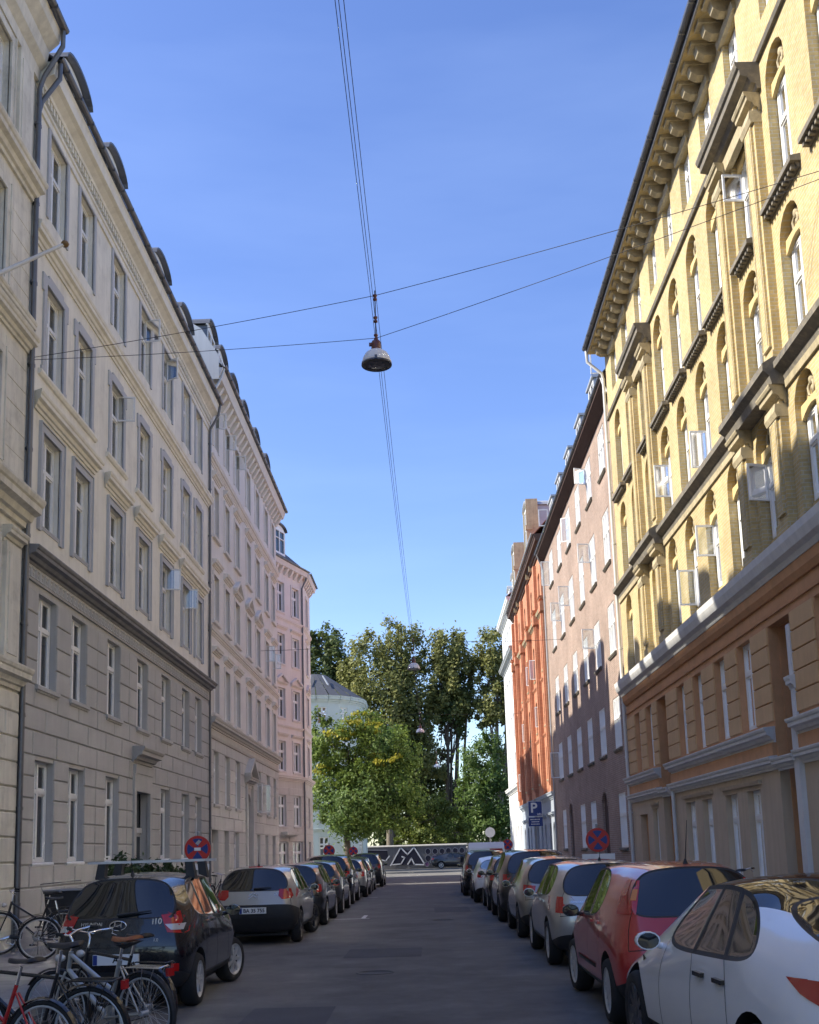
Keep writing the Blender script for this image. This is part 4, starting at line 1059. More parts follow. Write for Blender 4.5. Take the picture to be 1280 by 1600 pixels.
mould(f, 'cornice', cornice_prof(.5, 21.2, 21.8), Y0, Y1, 'whitewall', .2)
g = f.mb(); g.add([(Y1, 0, 0), (Y1, -9, 0), (Y1, -9, 21.6), (Y1, 0, 21.6)], [(0, 1, 2, 3)]); g.build('side_wall', M['whitewall'], r)
roof = shell(f, Y0, Y1, 21.5, 9, ridge=25.0, n0=.5, pitch_n=3.5, roofmat='zincl', gable='whitewall', zr0=21.8)
for s in (86.6, 91.0): dormer(f, roof, s-.8, s+.8, -.3, 22.3, 23.8, cheek='zincl', topm='zincl')
# ---------------------------------------------------------------- cars
SLOTS = ['body', 'lower', 'tailgate', 'rear_window', 'windscreen', 'bonnet', 'front_door', 'rear_door', 'front_side_window', 'rear_side_window', 'quarter_window', 'rear_bumper', 'roof']
def paint(name, col, metal=.35, rough=.32):
    return pm('paint_'+name, col, rough, .03, 2, metal=metal, coat=1.0, spec=.5)
def car_cage(p):
    """control cage: stations from the tail (y=0) to the nose, rows from sill to roof; returns verts, faces, slot per face, creases"""
    L, W, H = p['L'], p['W']/2, p['H']; zb, zbf = p['belt']; yD, yC, yB, yA = p['yD'], p['yC'], p['yB'], p['yA']; yRT, yWT, yCo = p['yRT'], p['yWT'], p['yCowl']
    rail = H-p.get('crown', .09); wr = p.get('wroof', .70); hood = p.get('hood', .92); zc = p.get('cowl', 1.0); b0 = p.get('rear', [.12, .03, 0, .07]); zr = p.get('rz', [.24, .40, .62, zb])
    deck = p.get('deck')                                       # (y, z) of the boot lid's front edge on a fastback
    nose = p.get('nose', .62)
    rw = p.get('rw', (.80, .89, .91, .84))
    yt = p.get('yTip', 0)                                      # rear glass foot
    X = [.86, .965, 1.0, .945]
    S = []
    rr = p.get('rwr', .9)
    S.append([(rw[0]*W, b0[0], zr[0]), (rw[1]*W, b0[1], zr[1]), (rw[2]*W, b0[2], zr[2]), (rw[3]*W, b0[3]+yt, zr[3]), (wr*.93*W, yRT, rail-.02+p.get('rtz', 0)), (wr*.55*W, yRT-.05, H-.05+p.get('rtz', 0)), (0, yRT-.07, H-.035+p.get('rtz', 0))])
    y1 = p.get('y1', .34)
    S.append([(X[0]*W, y1, .22), (.955*W, y1, .36), (.985*W, y1, .64), (.925*W, max(yD, y1), zb), (wr*W, yRT+p.get('d1', .22), rail+p.get('rtz', 0)*.6), (wr*.58*W, yRT+.2, H-.02+p.get('rtz', 0)*.5), (0, yRT+.2, H-.004+p.get('rtz', 0)*.5)])
    z2 = zb+(zbf-zb)*.35
    S.append([(X[0]*W, yC, .21), (.965*W, yC, .34), (1.0*W, yC+.02, .64), (.94*W, yC+.06, z2), (wr*1.015*W, max(yC+.02, yRT+.42), rail+.03), (wr*.6*W, max(yC, yRT+.42), H), (0, max(yC, yRT+.42), H+.012)])
    z3 = zb+(zbf-zb)*.65
    S.append([(X[0]*W, yB, .21), (.965*W, yB, .34), (1.0*W, yB, .63), (.945*W, yB, z3), (wr*1.03*W, yB-.04, rail+.04), (wr*.6*W, yB-.04, H+.005), (0, yB-.04, H+.018)])
    S.append([(X[0]*W, yA, .21), (.965*W, yA, .34), (.995*W, yA, .63), (.93*W, yA, zbf), (wr*.98*W, yWT, rail+.01), (wr*.6*W, yWT+.06, H-.035), (0, yWT+.08, H-.025)])
    S.append([(X[0]*W, yA+.30, .21), (.965*W, yA+.30, .34), (.99*W, yA+.30, .62), (.915*W, yA+.42, zbf-.03), (.80*W, yCo-.12, zc), (.5*W, yCo+.02, zc+.025), (0, yCo+.06, zc+.035)])
    ym = L-.80
    S.append([(X[0]*W, ym, .21), (.965*W, ym, .34), (.99*W, ym, .62), (.90*W, ym, hood-.09), (.74*W, ym, hood-.02), (.45*W, ym, hood+.015), (0, ym, hood+.025)])
    S.append([(.84*W, L-.32, .21), (.94*W, L-.32, .34), (.95*W, L-.30, .58), (.84*W, L-.30, nose+.10), (.70*W, L-.26, nose+.17), (.42*W, L-.22, nose+.2), (0, L-.20, nose+.21)])
    S.append([(.70*W, L-.12, .22), (.78*W, L-.06, .36), (.78*W, L-.03, .52), (.72*W, L-.08, nose), (.6*W, L-.12, nose+.07), (.36*W, L-.08, nose+.09), (0, L-.06, nose+.10)])
    verts, idx = [], {}
    def V(q):
        verts.append(q); return len(verts)-1
    n = len(S); ring = []
    for k in range(n):
        R = [V(q) for q in S[k]]; Lf = [V((-q[0], q[1], q[2])) for q in S[k][:6]]
        x0, yy, zz = S[k][0]; B = [V((t*x0, yy, zz-.03)) for t in (-.5, 0, .5)]
        ring.append(R+Lf[::-1]+B)
    faces, slot = [], []
    def F(f, s): faces.append(f); slot.append(SLOTS.index(s))
    m_ = 16
    for k in range(n-1):
        for j in range(m_):
            a, b, c, d = ring[k][j], ring[k][(j+1) % m_], ring[k+1][(j+1) % m_], ring[k+1][j]
            jj = j if j < 6 else 11-j
            s = 'body'
            if j >= 12: s = 'lower'
            elif jj == 0: s = 'lower'
            elif jj in (1, 2):
                s = {2: 'rear_door', 3: 'front_door'}.get(k, 'body')
                if k == 0 and jj == 1: s = 'rear_bumper'
            elif jj == 3: s = {1: 'quarter_window' if p.get('quarter', True) else 'body', 2: 'rear_side_window', 3: 'front_side_window'}.get(k, 'body')
            else: s = 'windscreen' if k == 4 else ('bonnet' if k in (5, 6) else ('roof' if k < 4 else 'body'))
            F((a, b, c, d), s)
    for k, rev in ((0, True), (n-1, False)):
        grid = []
        for j in range(4):
            q = S[k][j]; e = (.05 if j < 3 else .05)*(-1 if k == 0 else 1)
            left = Lr_idx(ring[k], j)
            if j == 0: grid.append([left, ring[k][13], ring[k][14], ring[k][15], ring[k][0]])
            else: grid.append([left, V((-.5*q[0], q[1]+e*.7, q[2])), V((0, q[1]+e, q[2])), V((.5*q[0], q[1]+e*.7, q[2])), ring[k][j]])
        grid.append([Lr_idx(ring[k], 4), Lr_idx(ring[k], 5), ring[k][6], ring[k][5], ring[k][4]])
        for j in range(4):
            for i in range(4):
                f = (grid[j][i], grid[j][i+1], grid[j+1][i+1], grid[j+1][i])
                if k == 0: s = ('lower', 'rear_bumper', 'tailgate', 'rear_window')[j]
                else: s = 'body'
                F(f if rev else f[::-1], s)
    return verts, faces, slot
def Lr_idx(ring, j): return ring[12-j]
CS = 1.07                                                      # the cars sit at the street's own scale
GLASS = {'rear_window', 'windscreen', 'front_side_window', 'rear_side_window', 'quarter_window'}
def car_shell(p):
    """subdivided body with wheel arches cut, returned as a bmesh-ready mesh whose material index is the slot"""
    vs, fs, sl = car_cage(p)
    me = bpy.data.meshes.new('cage'); me.from_pydata(vs, [], fs)
    tmp = [bpy.data.materials.new('slot%02d' % i) for i in range(len(SLOTS)+1)]
    for t in tmp[:-1]: me.materials.append(t)
    me.polygons.foreach_set('material_index', sl)
    bm = bmesh.new(); bm.from_mesh(me); bmesh.ops.recalc_face_normals(bm, faces=bm.faces)
    cl = bm.edges.layers.float.new('crease_edge')
    for e in bm.edges:
        ss = {SLOTS[f.material_index] for f in e.link_faces}
        if len(ss) > 1 and ss & GLASS and ss-GLASS: e[cl] = 1.0
        elif len(ss) > 1 and 'lower' in ss: e[cl] = .4
    bm.to_mesh(me); bm.free()
    o = bpy.data.objects.new('cage', me); COL.objects.link(o)
    sd = o.modifiers.new('s', 'SUBSURF'); sd.levels = sd.render_levels = 3
    cut = MB()
    for y in (p['yr'], p['yf']):
        for sgn in (-1, 1):
            R = p['R']+.055
            cut.lathe([(R, sgn*.48), (R, sgn*1.3)], (0, y, p['R']+.01), 'x', 32)
    co = bpy.data.objects.new('cut', cut.mesh('cut', tmp[-1])); COL.objects.link(co)
    bo = o.modifiers.new('b', 'BOOLEAN'); bo.operation = 'DIFFERENCE'; bo.object = co; bo.solver = 'EXACT'; bo.material_mode = 'TRANSFER'
    dg = bpy.context.evaluated_depsgraph_get(); dg.update()
    out = bpy.data.meshes.new_from_object(o.evaluated_get(dg))
    names = [m_.name for m_ in out.materials]
    bpy.data.objects.remove(o); bpy.data.objects.remove(co)
    return out, names
def subset(src, keep, name, mats, inset=None, smooth=True):
    bm = bmesh.new(); bm.from_mesh(src)
    kill = [f for f in bm.faces if not keep(f)]
    bmesh.ops.delete(bm, geom=kill, context='FACES')
    if not bm.faces: bm.free(); return None
    for f in bm.faces: f.material_index = 0; f.smooth = smooth
    if inset:
        rs = bmesh.ops.inset_region(bm, faces=bm.faces[:], thickness=inset, depth=-.004, use_even_offset=True, use_boundary=True)
        for f in rs['faces']: f.material_index = 1
    me = bpy.data.meshes.new(name); bm.to_mesh(me); bm.free()
    for m_ in mats: me.materials.append(m_)
    return me
class Car:
    pass
def patch(c, pts, side, mat, name, parent, lift=.006, cuts=3):
    """a lamp, plate or badge laid on the body: outline in rear view (x, z) or side view (y, z)"""
    bm = bmesh.new(); vs = [bm.verts.new((q[0], 0, q[1])) for q in pts]; bm.faces.new(vs)
    bmesh.ops.triangulate(bm, faces=bm.faces[:]); bmesh.ops.subdivide_edges(bm, edges=bm.edges[:], cuts=cuts, use_grid_fill=True)
    ok = True
    for v in bm.verts:
        if side == 'rear': o, d = Vector((v.co.x, -2, v.co.z)), Vector((0, 1, 0))
        elif side == 'right': o, d = Vector((3, v.co.x, v.co.z)), Vector((-1, 0, 0))
        elif side == 'left': o, d = Vector((-3, v.co.x, v.co.z)), Vector((1, 0, 0))
        else: o, d = Vector((v.co.x, v.co.z, 4)), Vector((0, 0, -1))
        h = c.bvh.ray_cast(o, d)
        if h[0] is None:
            h2 = c.bvh.find_nearest(o+d*2.2); v.co = h2[0]
        else: v.co = h[0]-d*lift
    for f in bm.faces: f.smooth = True
    me = bpy.data.meshes.new(name); bm.to_mesh(me); bm.free(); me.materials.append(mat)
    return link(name, me, parent)
def wheel_meshes(R, wdt, mat, spokes, style):
    g = MB(); k = R*.70
    g.lathe([(k, -wdt/2), (R-.03, -wdt/2-.008), (R-.006, -wdt/2+.03), (R, -wdt/4), (R, wdt/4), (R-.006, wdt/2-.03), (R-.03, wdt/2+.008), (k, wdt/2)], (0, 0, 0), 'x', 28, True, False)
    ty = g.mesh('wheel', M['rubber'])
    g = MB()
    for sg in (1, -1):
        g.lathe([(k+.005, sg*wdt*.5), (k-.015, sg*wdt*.48), (k-.03, sg*wdt*.30), (k-.05, sg*wdt*.22)], (0, 0, 0), 'x', 28, True, False)
        g.lathe([(.0, sg*wdt*.43), (.045, sg*wdt*.43), (.06, sg*wdt*.38), (.065, sg*wdt*.22)], (0, 0, 0), 'x', 16)
        for i in range(spokes):
            a = 2*math.pi*i/spokes; ca, sa = math.cos(a), math.sin(a); w0 = (.030 if style else .020)
            def P(rr, t, x): return (x, rr*ca-t*sa, rr*sa+t*ca)
            x0, x1 = sg*wdt*.26, sg*wdt*.42
            g.add([P(.05, -w0, x0), P(.05, w0, x0), P(k-.02, w0*1.4, x0), P(k-.02, -w0*1.4, x0), P(.05, -w0, x1), P(.05, w0, x1), P(k-.02, w0*1.1, x1*1.05), P(k-.02, -w0*1.1, x1*1.05)],
                  [(4, 5, 6, 7), (0, 1, 5, 4), (1, 2, 6, 5), (2, 3, 7, 6), (3, 0, 4, 7)])
    g.cur = 1
    for sg in (1, -1): g.lathe([(0, sg*wdt*.16), (k-.03, sg*wdt*.16)], (0, 0, 0), 'x', 20)
    ri = g.mesh('rim', [mat, M['gloss']])
    return ty, ri
def wheels(c, p, steer=0, mat='alloy', spokes=7, style=0):
    ty, ri = wheel_meshes(p['R'], .19, M[mat], spokes, style)
    for y in (p['yr'], p['yf']):
        for sg in (-1, 1):
            w_ = link('wheel', ty, c.root, (sg*(p['W']/2-.115), y-c.cy, p['R']), (0, 0, rad(steer) if y > 1.5 else 0))
            link('rim', ri, w_)
def make_car(p, name, label, cat, loc, paintm, rot=0, group=None, bumper=None, lower=None, steer=0, rim='alloy', spokes=7, rstyle=0, roofm=None, shellc=None):
    c = Car(); c.p = p; c.cy = p['L']/2
    c.root = tag(empty(name, loc, rad(rot)), label, cat, group); c.root.scale = (CS, CS, CS*1.015)
    src, names = car_shell(p)
    bm = bmesh.new(); bm.from_mesh(src); bmesh.ops.translate(bm, vec=(0, -c.cy, 0), verts=bm.verts); bm.to_mesh(src)
    c.bvh = BVHTree.FromBMesh(bm); bm.free()
    sl = lambda f: SLOTS[f.material_index] if f.material_index < len(SLOTS) else 'arch'
    names_ = names
    def si(f):
        nm = names_[f.material_index] if f.material_index < len(names_) else ''
        try: i = int(nm.split('.')[0][4:6])
        except Exception: i = len(SLOTS)
        return SLOTS[i] if i < len(SLOTS) else 'arch'
    pmat = paintm; bmat = bumper or paintm; lmat = lower or M['plastic']
    def part(nm, keep, mats, inset=None):
        me = subset(src, keep, nm, mats, inset)
        return link(nm, me, c.root) if me else None
    c.body = part('body', lambda f: si(f) in (('body', 'roof') if not roofm else ('body',)), [pmat])
    if roofm: part('roof', lambda f: si(f) == 'roof', [roofm])
    for sx in (-1, 1):
        for sy in (-1, 1): part('wheel_arch_liner', lambda f: si(f) == 'arch' and f.calc_center_median().x*sx > 0 and f.calc_center_median().y*sy > 0, [M['plastic']])
    part('sill', lambda f: si(f) == 'lower', [lmat])
    part('rear_bumper', lambda f: si(f) == 'rear_bumper', [bmat])
    c.tail = part('tailgate', lambda f: si(f) == 'tailgate', [pmat])
    part('bonnet', lambda f: si(f) == 'bonnet', [pmat])
    for nm in ('front_door', 'rear_door'):
        for sg in (-1, 1):
            d = part('door', lambda f: si(f) == nm and f.calc_center_median().x*sg > 0, [pmat])
            if d and p.get('handles', True):
                yy = (p['yB']-.16 if nm == 'front_door' else p['yC']+.02+.1)-c.cy; zz = p['belt'][0]-p.get('hz', .10)
                h = c.bvh.ray_cast(Vector((sg*3, yy, zz)), Vector((-sg, 0, 0)))
                if h[0] is not None:
                    g = MB(); x = h[0].x; g.box(min(x-sg*.01, x+sg*.028), max(x-sg*.01, x+sg*.028), yy-.09, yy+.09, zz-.013, zz+.016); g.build('handle', p.get('hmat') or pmat, d)
    for nm in GLASS:
        ins = p.get('trim', .022) if nm not in ('windscreen',) else .03
        if nm in ('rear_window', 'windscreen'): part(nm, lambda f: si(f) == nm, [M['carglass'], M['plastic']], ins)
        else:
            for sg in (-1, 1): part('side_window', lambda f: si(f) == nm and f.calc_center_median().x*sg > 0, [M['carglass'], M['plastic']], ins)
    # panel gaps along the seams
    bm = bmesh.new(); bm.from_mesh(src); g = MB()
    for e in bm.edges:
        if len(e.link_faces) != 2: continue
        a, b = si(e.link_faces[0]), si(e.link_faces[1])
        if a == b or 'arch' in (a, b) or {a, b} & GLASS or {a, b} in ({'body', 'roof'}, {'lower', 'body'}, {'body', 'rear_bumper'}, {'lower', 'rear_bumper'}) : continue
        n_ = (e.link_faces[0].normal+e.link_faces[1].normal).normalized(); d = (e.verts[1].co-e.verts[0].co)
        if d.length < 1e-5: continue
        t = d.cross(n_).normalized()*.004; u_ = n_*.0015
        g.add([tuple(e.verts[0].co+t+u_), tuple(e.verts[1].co+t+u_), tuple(e.verts[1].co-t+u_), tuple(e.verts[0].co-t+u_)], [(0, 1, 2, 3)])
    bm.free(); tag(g.build('panel_gaps', M['gloss'], c.root, fix=False), kind='stuff')
    bpy.data.meshes.remove(src)
    wheels(c, p, steer, rim, spokes, rstyle)
    # underside
    g = MB(); g.box(-p['W']/2*.72, p['W']/2*.72, -c.cy+.35, c.cy-.4, .16, .26); g.build('underbody', M['plastic'], c.root)
    # mirrors
    for sg in (-1, 1):
        x, y, z = sg*(p['W']/2*.93+.10), p['yA']-.05-c.cy, p['belt'][1]+.045
        def TT(a, b_, c_): return (x+a*.95, y+b_*.62, z+c_*.68)
        g = MB(TT); g.lathe([(0, .13), (.06, .115), (.098, .05), (.104, -.06), (.098, -.08)], (0, 0, 0), 'y', 14); 
        g.T = ident; g.tube([(x-sg*.05, y+.02, z-.03), (x-sg*.19, y+.04, z-.06)], .025, 8)
        mo = g.build('door_mirror', p.get('mirror') or pmat, c.root)
        g = MB(TT); g.lathe([(.088, -.082), (0, -.084)], (0, 0, 0), 'y', 14); g.build('mirror_glass', M['carglass'], mo)
    c.T = lambda x, y, z: (x, y-c.cy, z)
    return c
def rear_plate(c, txt, z, w=.52, h=.115, x=0.0, euro=True):
    hit = c.bvh.ray_cast(Vector((x, -5, z)), Vector((0, 1, 0)))[0]; y = hit.y-.035
    g = MB(); g.box(x-w/2, x+w/2, y, y+.05, z-h/2, z+h/2); pl = g.build('number_plate', M['plate'], c.root)
    if euro:
        g = MB(); g.box(x-w/2+.004, x-w/2+.05, y-.003, y, z-h/2+.004, z+h/2-.004); g.build('blue_band', M['blue'], pl)
    if txt: link('lettering', text_mesh(txt, .098, M['black'], .001, .002), pl, (x+.025, y-.003, z-.002), (rad(90), 0, 0))
    return pl
def badge(c, txt, x, z, size, mat='chrome', bold=.0):
    hit = c.bvh.ray_cast(Vector((x, -5, z)), Vector((0, 1, 0)))
    n = hit[1]; tilt = math.atan2(n.z, -n.y)
    return link('badge', text_mesh(txt, size, M[mat], .003, bold), c.tail or c.root, (x, hit[0].y-.008, z), (rad(90)-tilt*0-tilt, 0, 0))
def lamp(c, rear, side, parts, nm='tail_light'):
    """mirrored tail lamps from rear and side outlines; parts = smaller outlines with their own lens"""
    for sg in (-1, 1):
        pts = [(sg*q[0], q[1]) for q in rear]
        o = patch(c, pts, 'rear', M['redlens'], nm, c.root, .008)
        if side: patch(c, [(q[0]-c.cy, q[1]) for q in side], 'right' if sg > 0 else 'left', M['redlens'], 'side_lens', o, .008)
        for poly, mt in parts: patch(c, [(sg*q[0], q[1]) for q in poly], 'rear', M[mt], 'lens', o, .013)
def wiper(c, x0, x1, z0, z1):
    def hit(x, z): return c.bvh.ray_cast(Vector((x, -5, z)), Vector((0, 1, 0)))[0]+Vector((0, -.025, 0))
    g = MB(); g.tube([hit(x0, z0), hit((x0+x1)/2, (z0+z1)/2), hit(x1, z1)], [.018, .012, .007], 6); g.build('rear_wiper', M['plastic'], c.root)
def antenna(c, x, y, ln=.35, back=.25):
    h = c.bvh.ray_cast(Vector((x, y-c.cy, 4)), Vector((0, 0, -1)))[0]
    g = MB(); g.lathe([(.03, -.01), (.022, .02), (.008, .05)], tuple(h), n=8); g.tube([h+Vector((0, 0, .03)), h+Vector((0, -back, ln))], [.006, .003], 5); g.build('antenna', M['plastic'], c.root)
P_I10 = dict(L=3.70, W=1.68, H=1.53, belt=(1.03, .95), yD=.55, yC=.98, yB=1.62, yA=2.55, yRT=.40, yWT=2.05, yCowl=2.95, hood=.95, cowl=1.02, yr=.62, yf=3.0, R=.30, wroof=.70, rz=[.24, .46, .72, 1.03], rear=[.12, .03, .0, .06], yTip=.04, nose=.66)
P_C3 = dict(L=4.0, W=1.76, H=1.50, belt=(1.00, .95), yD=.62, yC=1.08, yB=1.78, yA=2.78, yRT=.42, yWT=2.25, yCowl=3.15, hood=.98, cowl=1.03, yr=.70, yf=3.24, R=.32, wroof=.70, rz=[.26, .52, .76, 1.02], rear=[.12, .02, .0, .08], yTip=.04, nose=.70)
P_PUNTO = dict(L=4.06, W=1.70, H=1.52, belt=(1.02, .92), yD=.70, yC=1.15, yB=1.85, yA=2.85, yRT=.50, yWT=2.30, yCowl=3.2, hood=.92, cowl=.99, yr=.72, yf=3.23, R=.31, wroof=.69, rz=[.24, .48, .74, 1.02], rear=[.12, .02, .0, .12], yTip=.06, nose=.66, quarter=False, d1=.3)
P_SKODA = dict(L=4.30, W=1.72, H=1.49, belt=(1.00, .92), yD=.62, yC=1.2, yB=1.95, yA=2.95, yRT=.50, yWT=2.42, yCowl=3.3, hood=.92, cowl=.98, yr=.82, yf=3.42, R=.32, wroof=.70, rz=[.25, .48, .74, 1.0], rear=[.12, .02, .0, .06], yTip=.04, nose=.68)
P_TESLA = dict(L=4.70, W=1.87, H=1.47, belt=(1.00, .93), yD=.90, yC=1.42, yB=2.12, yA=3.12, yRT=1.35, yWT=2.55, yCowl=3.75, hood=.86, cowl=.95, yr=.98, yf=3.86, R=.335, wroof=.66, rz=[.26, .50, .76, 1.07], rear=[.14, .03, .0, .05], yTip=.02, nose=.60, quarter=True, d1=.08, rtz=-.06, rw=(.80, .88, .88, .78), y1=.42, handles=True, hz=.16, hmat=M['gloss'], trim=.034)
P_SUV = dict(L=4.5, W=1.84, H=1.66, belt=(1.12, 1.05), yD=.65, yC=1.15, yB=1.95, yA=2.95, yRT=.42, yWT=2.45, yCowl=3.3, hood=1.05, cowl=1.12, yr=.85, yf=3.55, R=.35, wroof=.72, rz=[.30, .56, .82, 1.10], rear=[.12, .02, .0, .06], yTip=.03, nose=.78)
P_SEDAN = dict(L=4.6, W=1.82, H=1.46, belt=(1.00, .93), yD=1.05, yC=1.35, yB=2.05, yA=3.0, yRT=1.25, yWT=2.5, yCowl=3.5, hood=.90, cowl=.97, yr=.95, yf=3.75, R=.33, wroof=.68, rz=[.26, .50, .76, 1.06], rear=[.12, .03, .0, .05], yTip=.03, nose=.64, d1=.05, rtz=-.05, quarter=False, y1=.42)
paints = dict(black=paint('black', (.008, .009, .013), .2, .25), sand=paint('sand_grey', (.40, .385, .34), .3), white=paint('pearl_white', (.82, .825, .83), .0, .3), red=paint('bright_red', (.42, .022, .018), .1, .3), silver=paint('silver', (.46, .465, .45), .6, .3),
              champagne=paint('grey_beige', (.30, .29, .26), .6, .3), darkgrey=paint('dark_grey', (.045, .047, .052), .5, .28), navy=paint('night_blue', (.018, .025, .05), .4, .28), gunmetal=paint('gunmetal', (.10, .105, .11), .6, .3))
CARX_L, CARX_R = -2.93, 1.80
# --- black hatchback with roof bars
p = P_I10
c = make_car(p, 'parked_car', 'black hatchback with silver roof bars parked behind the bicycles', 'car', (CARX_L-p['W']/2*CS-.02, 13.42+p['L']/2*CS, 0), paints['black'], 0, 'cars parked along the left kerb', steer=-17)
lamp(c, [(.48, 1.07), (.80, 1.12), (.82, .92), (.74, .86), (.56, .88)], [(.03, 1.09), (.24, 1.11), (.22, 1.0), (.06, .90)], [([(.53, .97), (.73, .97), (.72, .90), (.60, .905)], 'clearlens')])
rear_plate(c, 'AP', .60); 
g = MB(); g.T = ident
hit = c.bvh.ray_cast(Vector((0, -5, .965)), Vector((0, 1, 0)))[0]
q = MB(); th = [2*math.pi*k/20 for k in range(21)]
q.tube([(hit.x+.095*math.cos(t), hit.y-.014, hit.z+.052*math.sin(t)) for t in th], .008, 6, False)
q.tube([(hit.x-.045, hit.y-.014, hit.z-.045), (hit.x-.03, hit.y-.016, hit.z+.045)], .011, 6); q.tube([(hit.x+.03, hit.y-.014, hit.z-.045), (hit.x+.045, hit.y-.016, hit.z+.045)], .011, 6); q.tube([(hit.x-.038, hit.y-.014, hit.z-.012), (hit.x+.038, hit.y-.016, hit.z+.012)], .010, 6)
q.build('emblem', M['chrome'], c.tail)
badge(c, 'HYUNDAI', -.31, .985, .055); badge(c, 'i10', .44, 1.0, .095, bold=.002); badge(c, '1.0', .44, .80, .05)
wiper(c, -.02, .36, 1.08, 1.12); antenna(c, 0, .62, .16, .08)
for yy in (1.25, 2.0):
    g = MB(); g.box(-.74, .74, yy-.03-c.cy, yy+.03-c.cy, 1.655, 1.685); bar = g.build('roof_bar', M['alloy'], c.root)
    for sg in (-1, 1):
        g = MB(); g.add([(sg*(.60), yy-.06-c.cy, 1.655), (sg*.50, yy-.06-c.cy, 1.655), (sg*.52, yy-.07-c.cy, 1.49), (sg*.64, yy-.07-c.cy, 1.44), (sg*.60, yy+.06-c.cy, 1.655), (sg*.50, yy+.06-c.cy, 1.655), (sg*.52, yy+.07-c.cy, 1.49), (sg*.64, yy+.07-c.cy, 1.44)], [(0, 1, 2, 3), (4, 5, 6, 7), (0, 1, 5, 4), (1, 2, 6, 5), (2, 3, 7, 6), (3, 0, 4, 7)]); g.build('bar_foot', M['plastic'], bar)
# --- sand grey crossover hatchback
p = P_C3
c = make_car(p, 'parked_car', 'pale sand-grey hatchback with chevron badge and black lower bumper', 'car', (-2.78-p['W']/2*CS, 22.9+p['L']/2*CS, 0), paints['sand'], 0, 'cars parked along the left kerb', bumper=M['plastic'], steer=-15, spokes=5, rim='alloyd', rstyle=1)
lamp(c, [(.50, 1.05), (.78, 1.06), (.82, .98), (.80, .88), (.56, .86), (.49, .93)], [(.02, 1.06), (.24, 1.06), (.24, .92), (.05, .86)], [])
rear_plate(c, 'BA 35 755', .66)
q = MB()
for dz in (0, -.055):
    hits = [c.bvh.ray_cast(Vector((x, -5, z+dz)), Vector((0, 1, 0)))[0]+Vector((0, -.012, 0)) for x, z in ((-.09, .94), (0, .995), (.09, .94))]
    q.tube(hits, .012, 6)
q.build('emblem', M['chrome'], c.tail); badge(c, 'C3', .44, .95, .07)
antenna(c, 0, .75, .33, .1); wiper(c, 0, .34, 1.07, 1.09)
g = MB(); g.box(-.14, .14, .36-c.cy, .40-c.cy, 1.475, 1.495); g.build('brake_light', M['redlens'], c.root)
# --- bright red hatchback
p = P_PUNTO
c = make_car(p, 'parked_car', 'bright red hatchback with black door mirrors parked ahead of the white car', 'car', (CARX_R+p['W']/2*CS+.01, 11.0+p['L']/2*CS, 0), paints['red'], 0, 'cars parked along the right kerb', spokes=14, steer=4)
for d in [o for o in c.root.children if o.name.startswith('door_mirror')]: d.data.materials[0] = M['plastic']
lamp(c, [(.50, 1.36), (.555, 1.36), (.69, 1.06), (.60, 1.05)], [(.24, 1.05), (.50, 1.05), (.66, 1.36), (.56, 1.37)], [([(.535, 1.28), (.585, 1.28), (.63, 1.18), (.575, 1.18)], 'orangelens')])
rear_plate(c, '', .58); wiper(c, .05, .42, 1.10, 1.12); antenna(c, 0, .62, .42, .18)
badge(c, 'FIAT', 0, .90, .05)
for sg, sd in ((-1, 'left'), (1, 'right')): patch(c, [(1.0-c.cy, .50), (3.0-c.cy, .50), (3.0-c.cy, .46), (1.0-c.cy, .46)], sd, M['plastic'], 'rubbing_strip', c.root, .01, 4)
# --- silver estate-like hatchback
p = P_SKODA
c = make_car(p, 'parked_car', 'silver hatchback with large red tail lights beside the no-stopping sign', 'car', (CARX_R+p['W']/2*CS+.02, 16.8+p['L']/2*CS, 0), paints['silver'], 0, 'cars parked along the right kerb', spokes=9)
lamp(c, [(.50, .98), (.78, 1.0), (.82, .98), (.82, .78), (.60, .76), (.52, .82)], [(.02, 1.0), (.30, 1.0), (.18, .78), (.02, .77)], [([(.54, .90), (.70, .90), (.70, .84), (.58, .83)], 'clearlens')])
rear_plate(c, '', .64); badge(c, 'SPACEBACK', -.45, .92, .045); badge(c, 'SKODA', .42, .92, .045); antenna(c, 0, .8, .16, .12); wiper(c, 0, .36, 1.06, 1.08)
for sg in (-1, 1): patch(c, [(sg*.60, .50), (sg*.78, .50), (sg*.78, .46), (sg*.60, .46)], 'rear', M['redlens'], 'reflector', c.root)
# --- white fastback close to the camera
p = P_TESLA
c = make_car(p, 'parked_car', 'white fastback saloon with dark glass roof, nearest car on the right', 'car', (1.86+p['W']/2*CS, 5.98+p['L']/2*CS, 0), paints['white'], 3, 'cars parked along the right kerb', spokes=10, rim='alloyd', rstyle=1, roofm=M['carglass'])
lamp(c, [(.42, .93), (.70, .99), (.80, .97), (.81, .84), (.60, .80)], [(.03, .98), (.62, .97), (.42, .90), (.05, .82)], [([(.46, .91), (.66, .94), (.70, .88), (.58, .85)], 'gloss')])
rear_plate(c, '', .62)
g = MB()
h = c.bvh.ray_cast(Vector((-3, 3.55-c.cy, .80)), Vector((1, 0, 0)))[0]
g.add([(h.x-.01, h.y-.05, .80), (h.x-.01, h.y+.05, .83), (h.x-.01, h.y+.05, .77)], [(0, 1, 2)]); g.build('side_camera', M['gloss'], c.root)
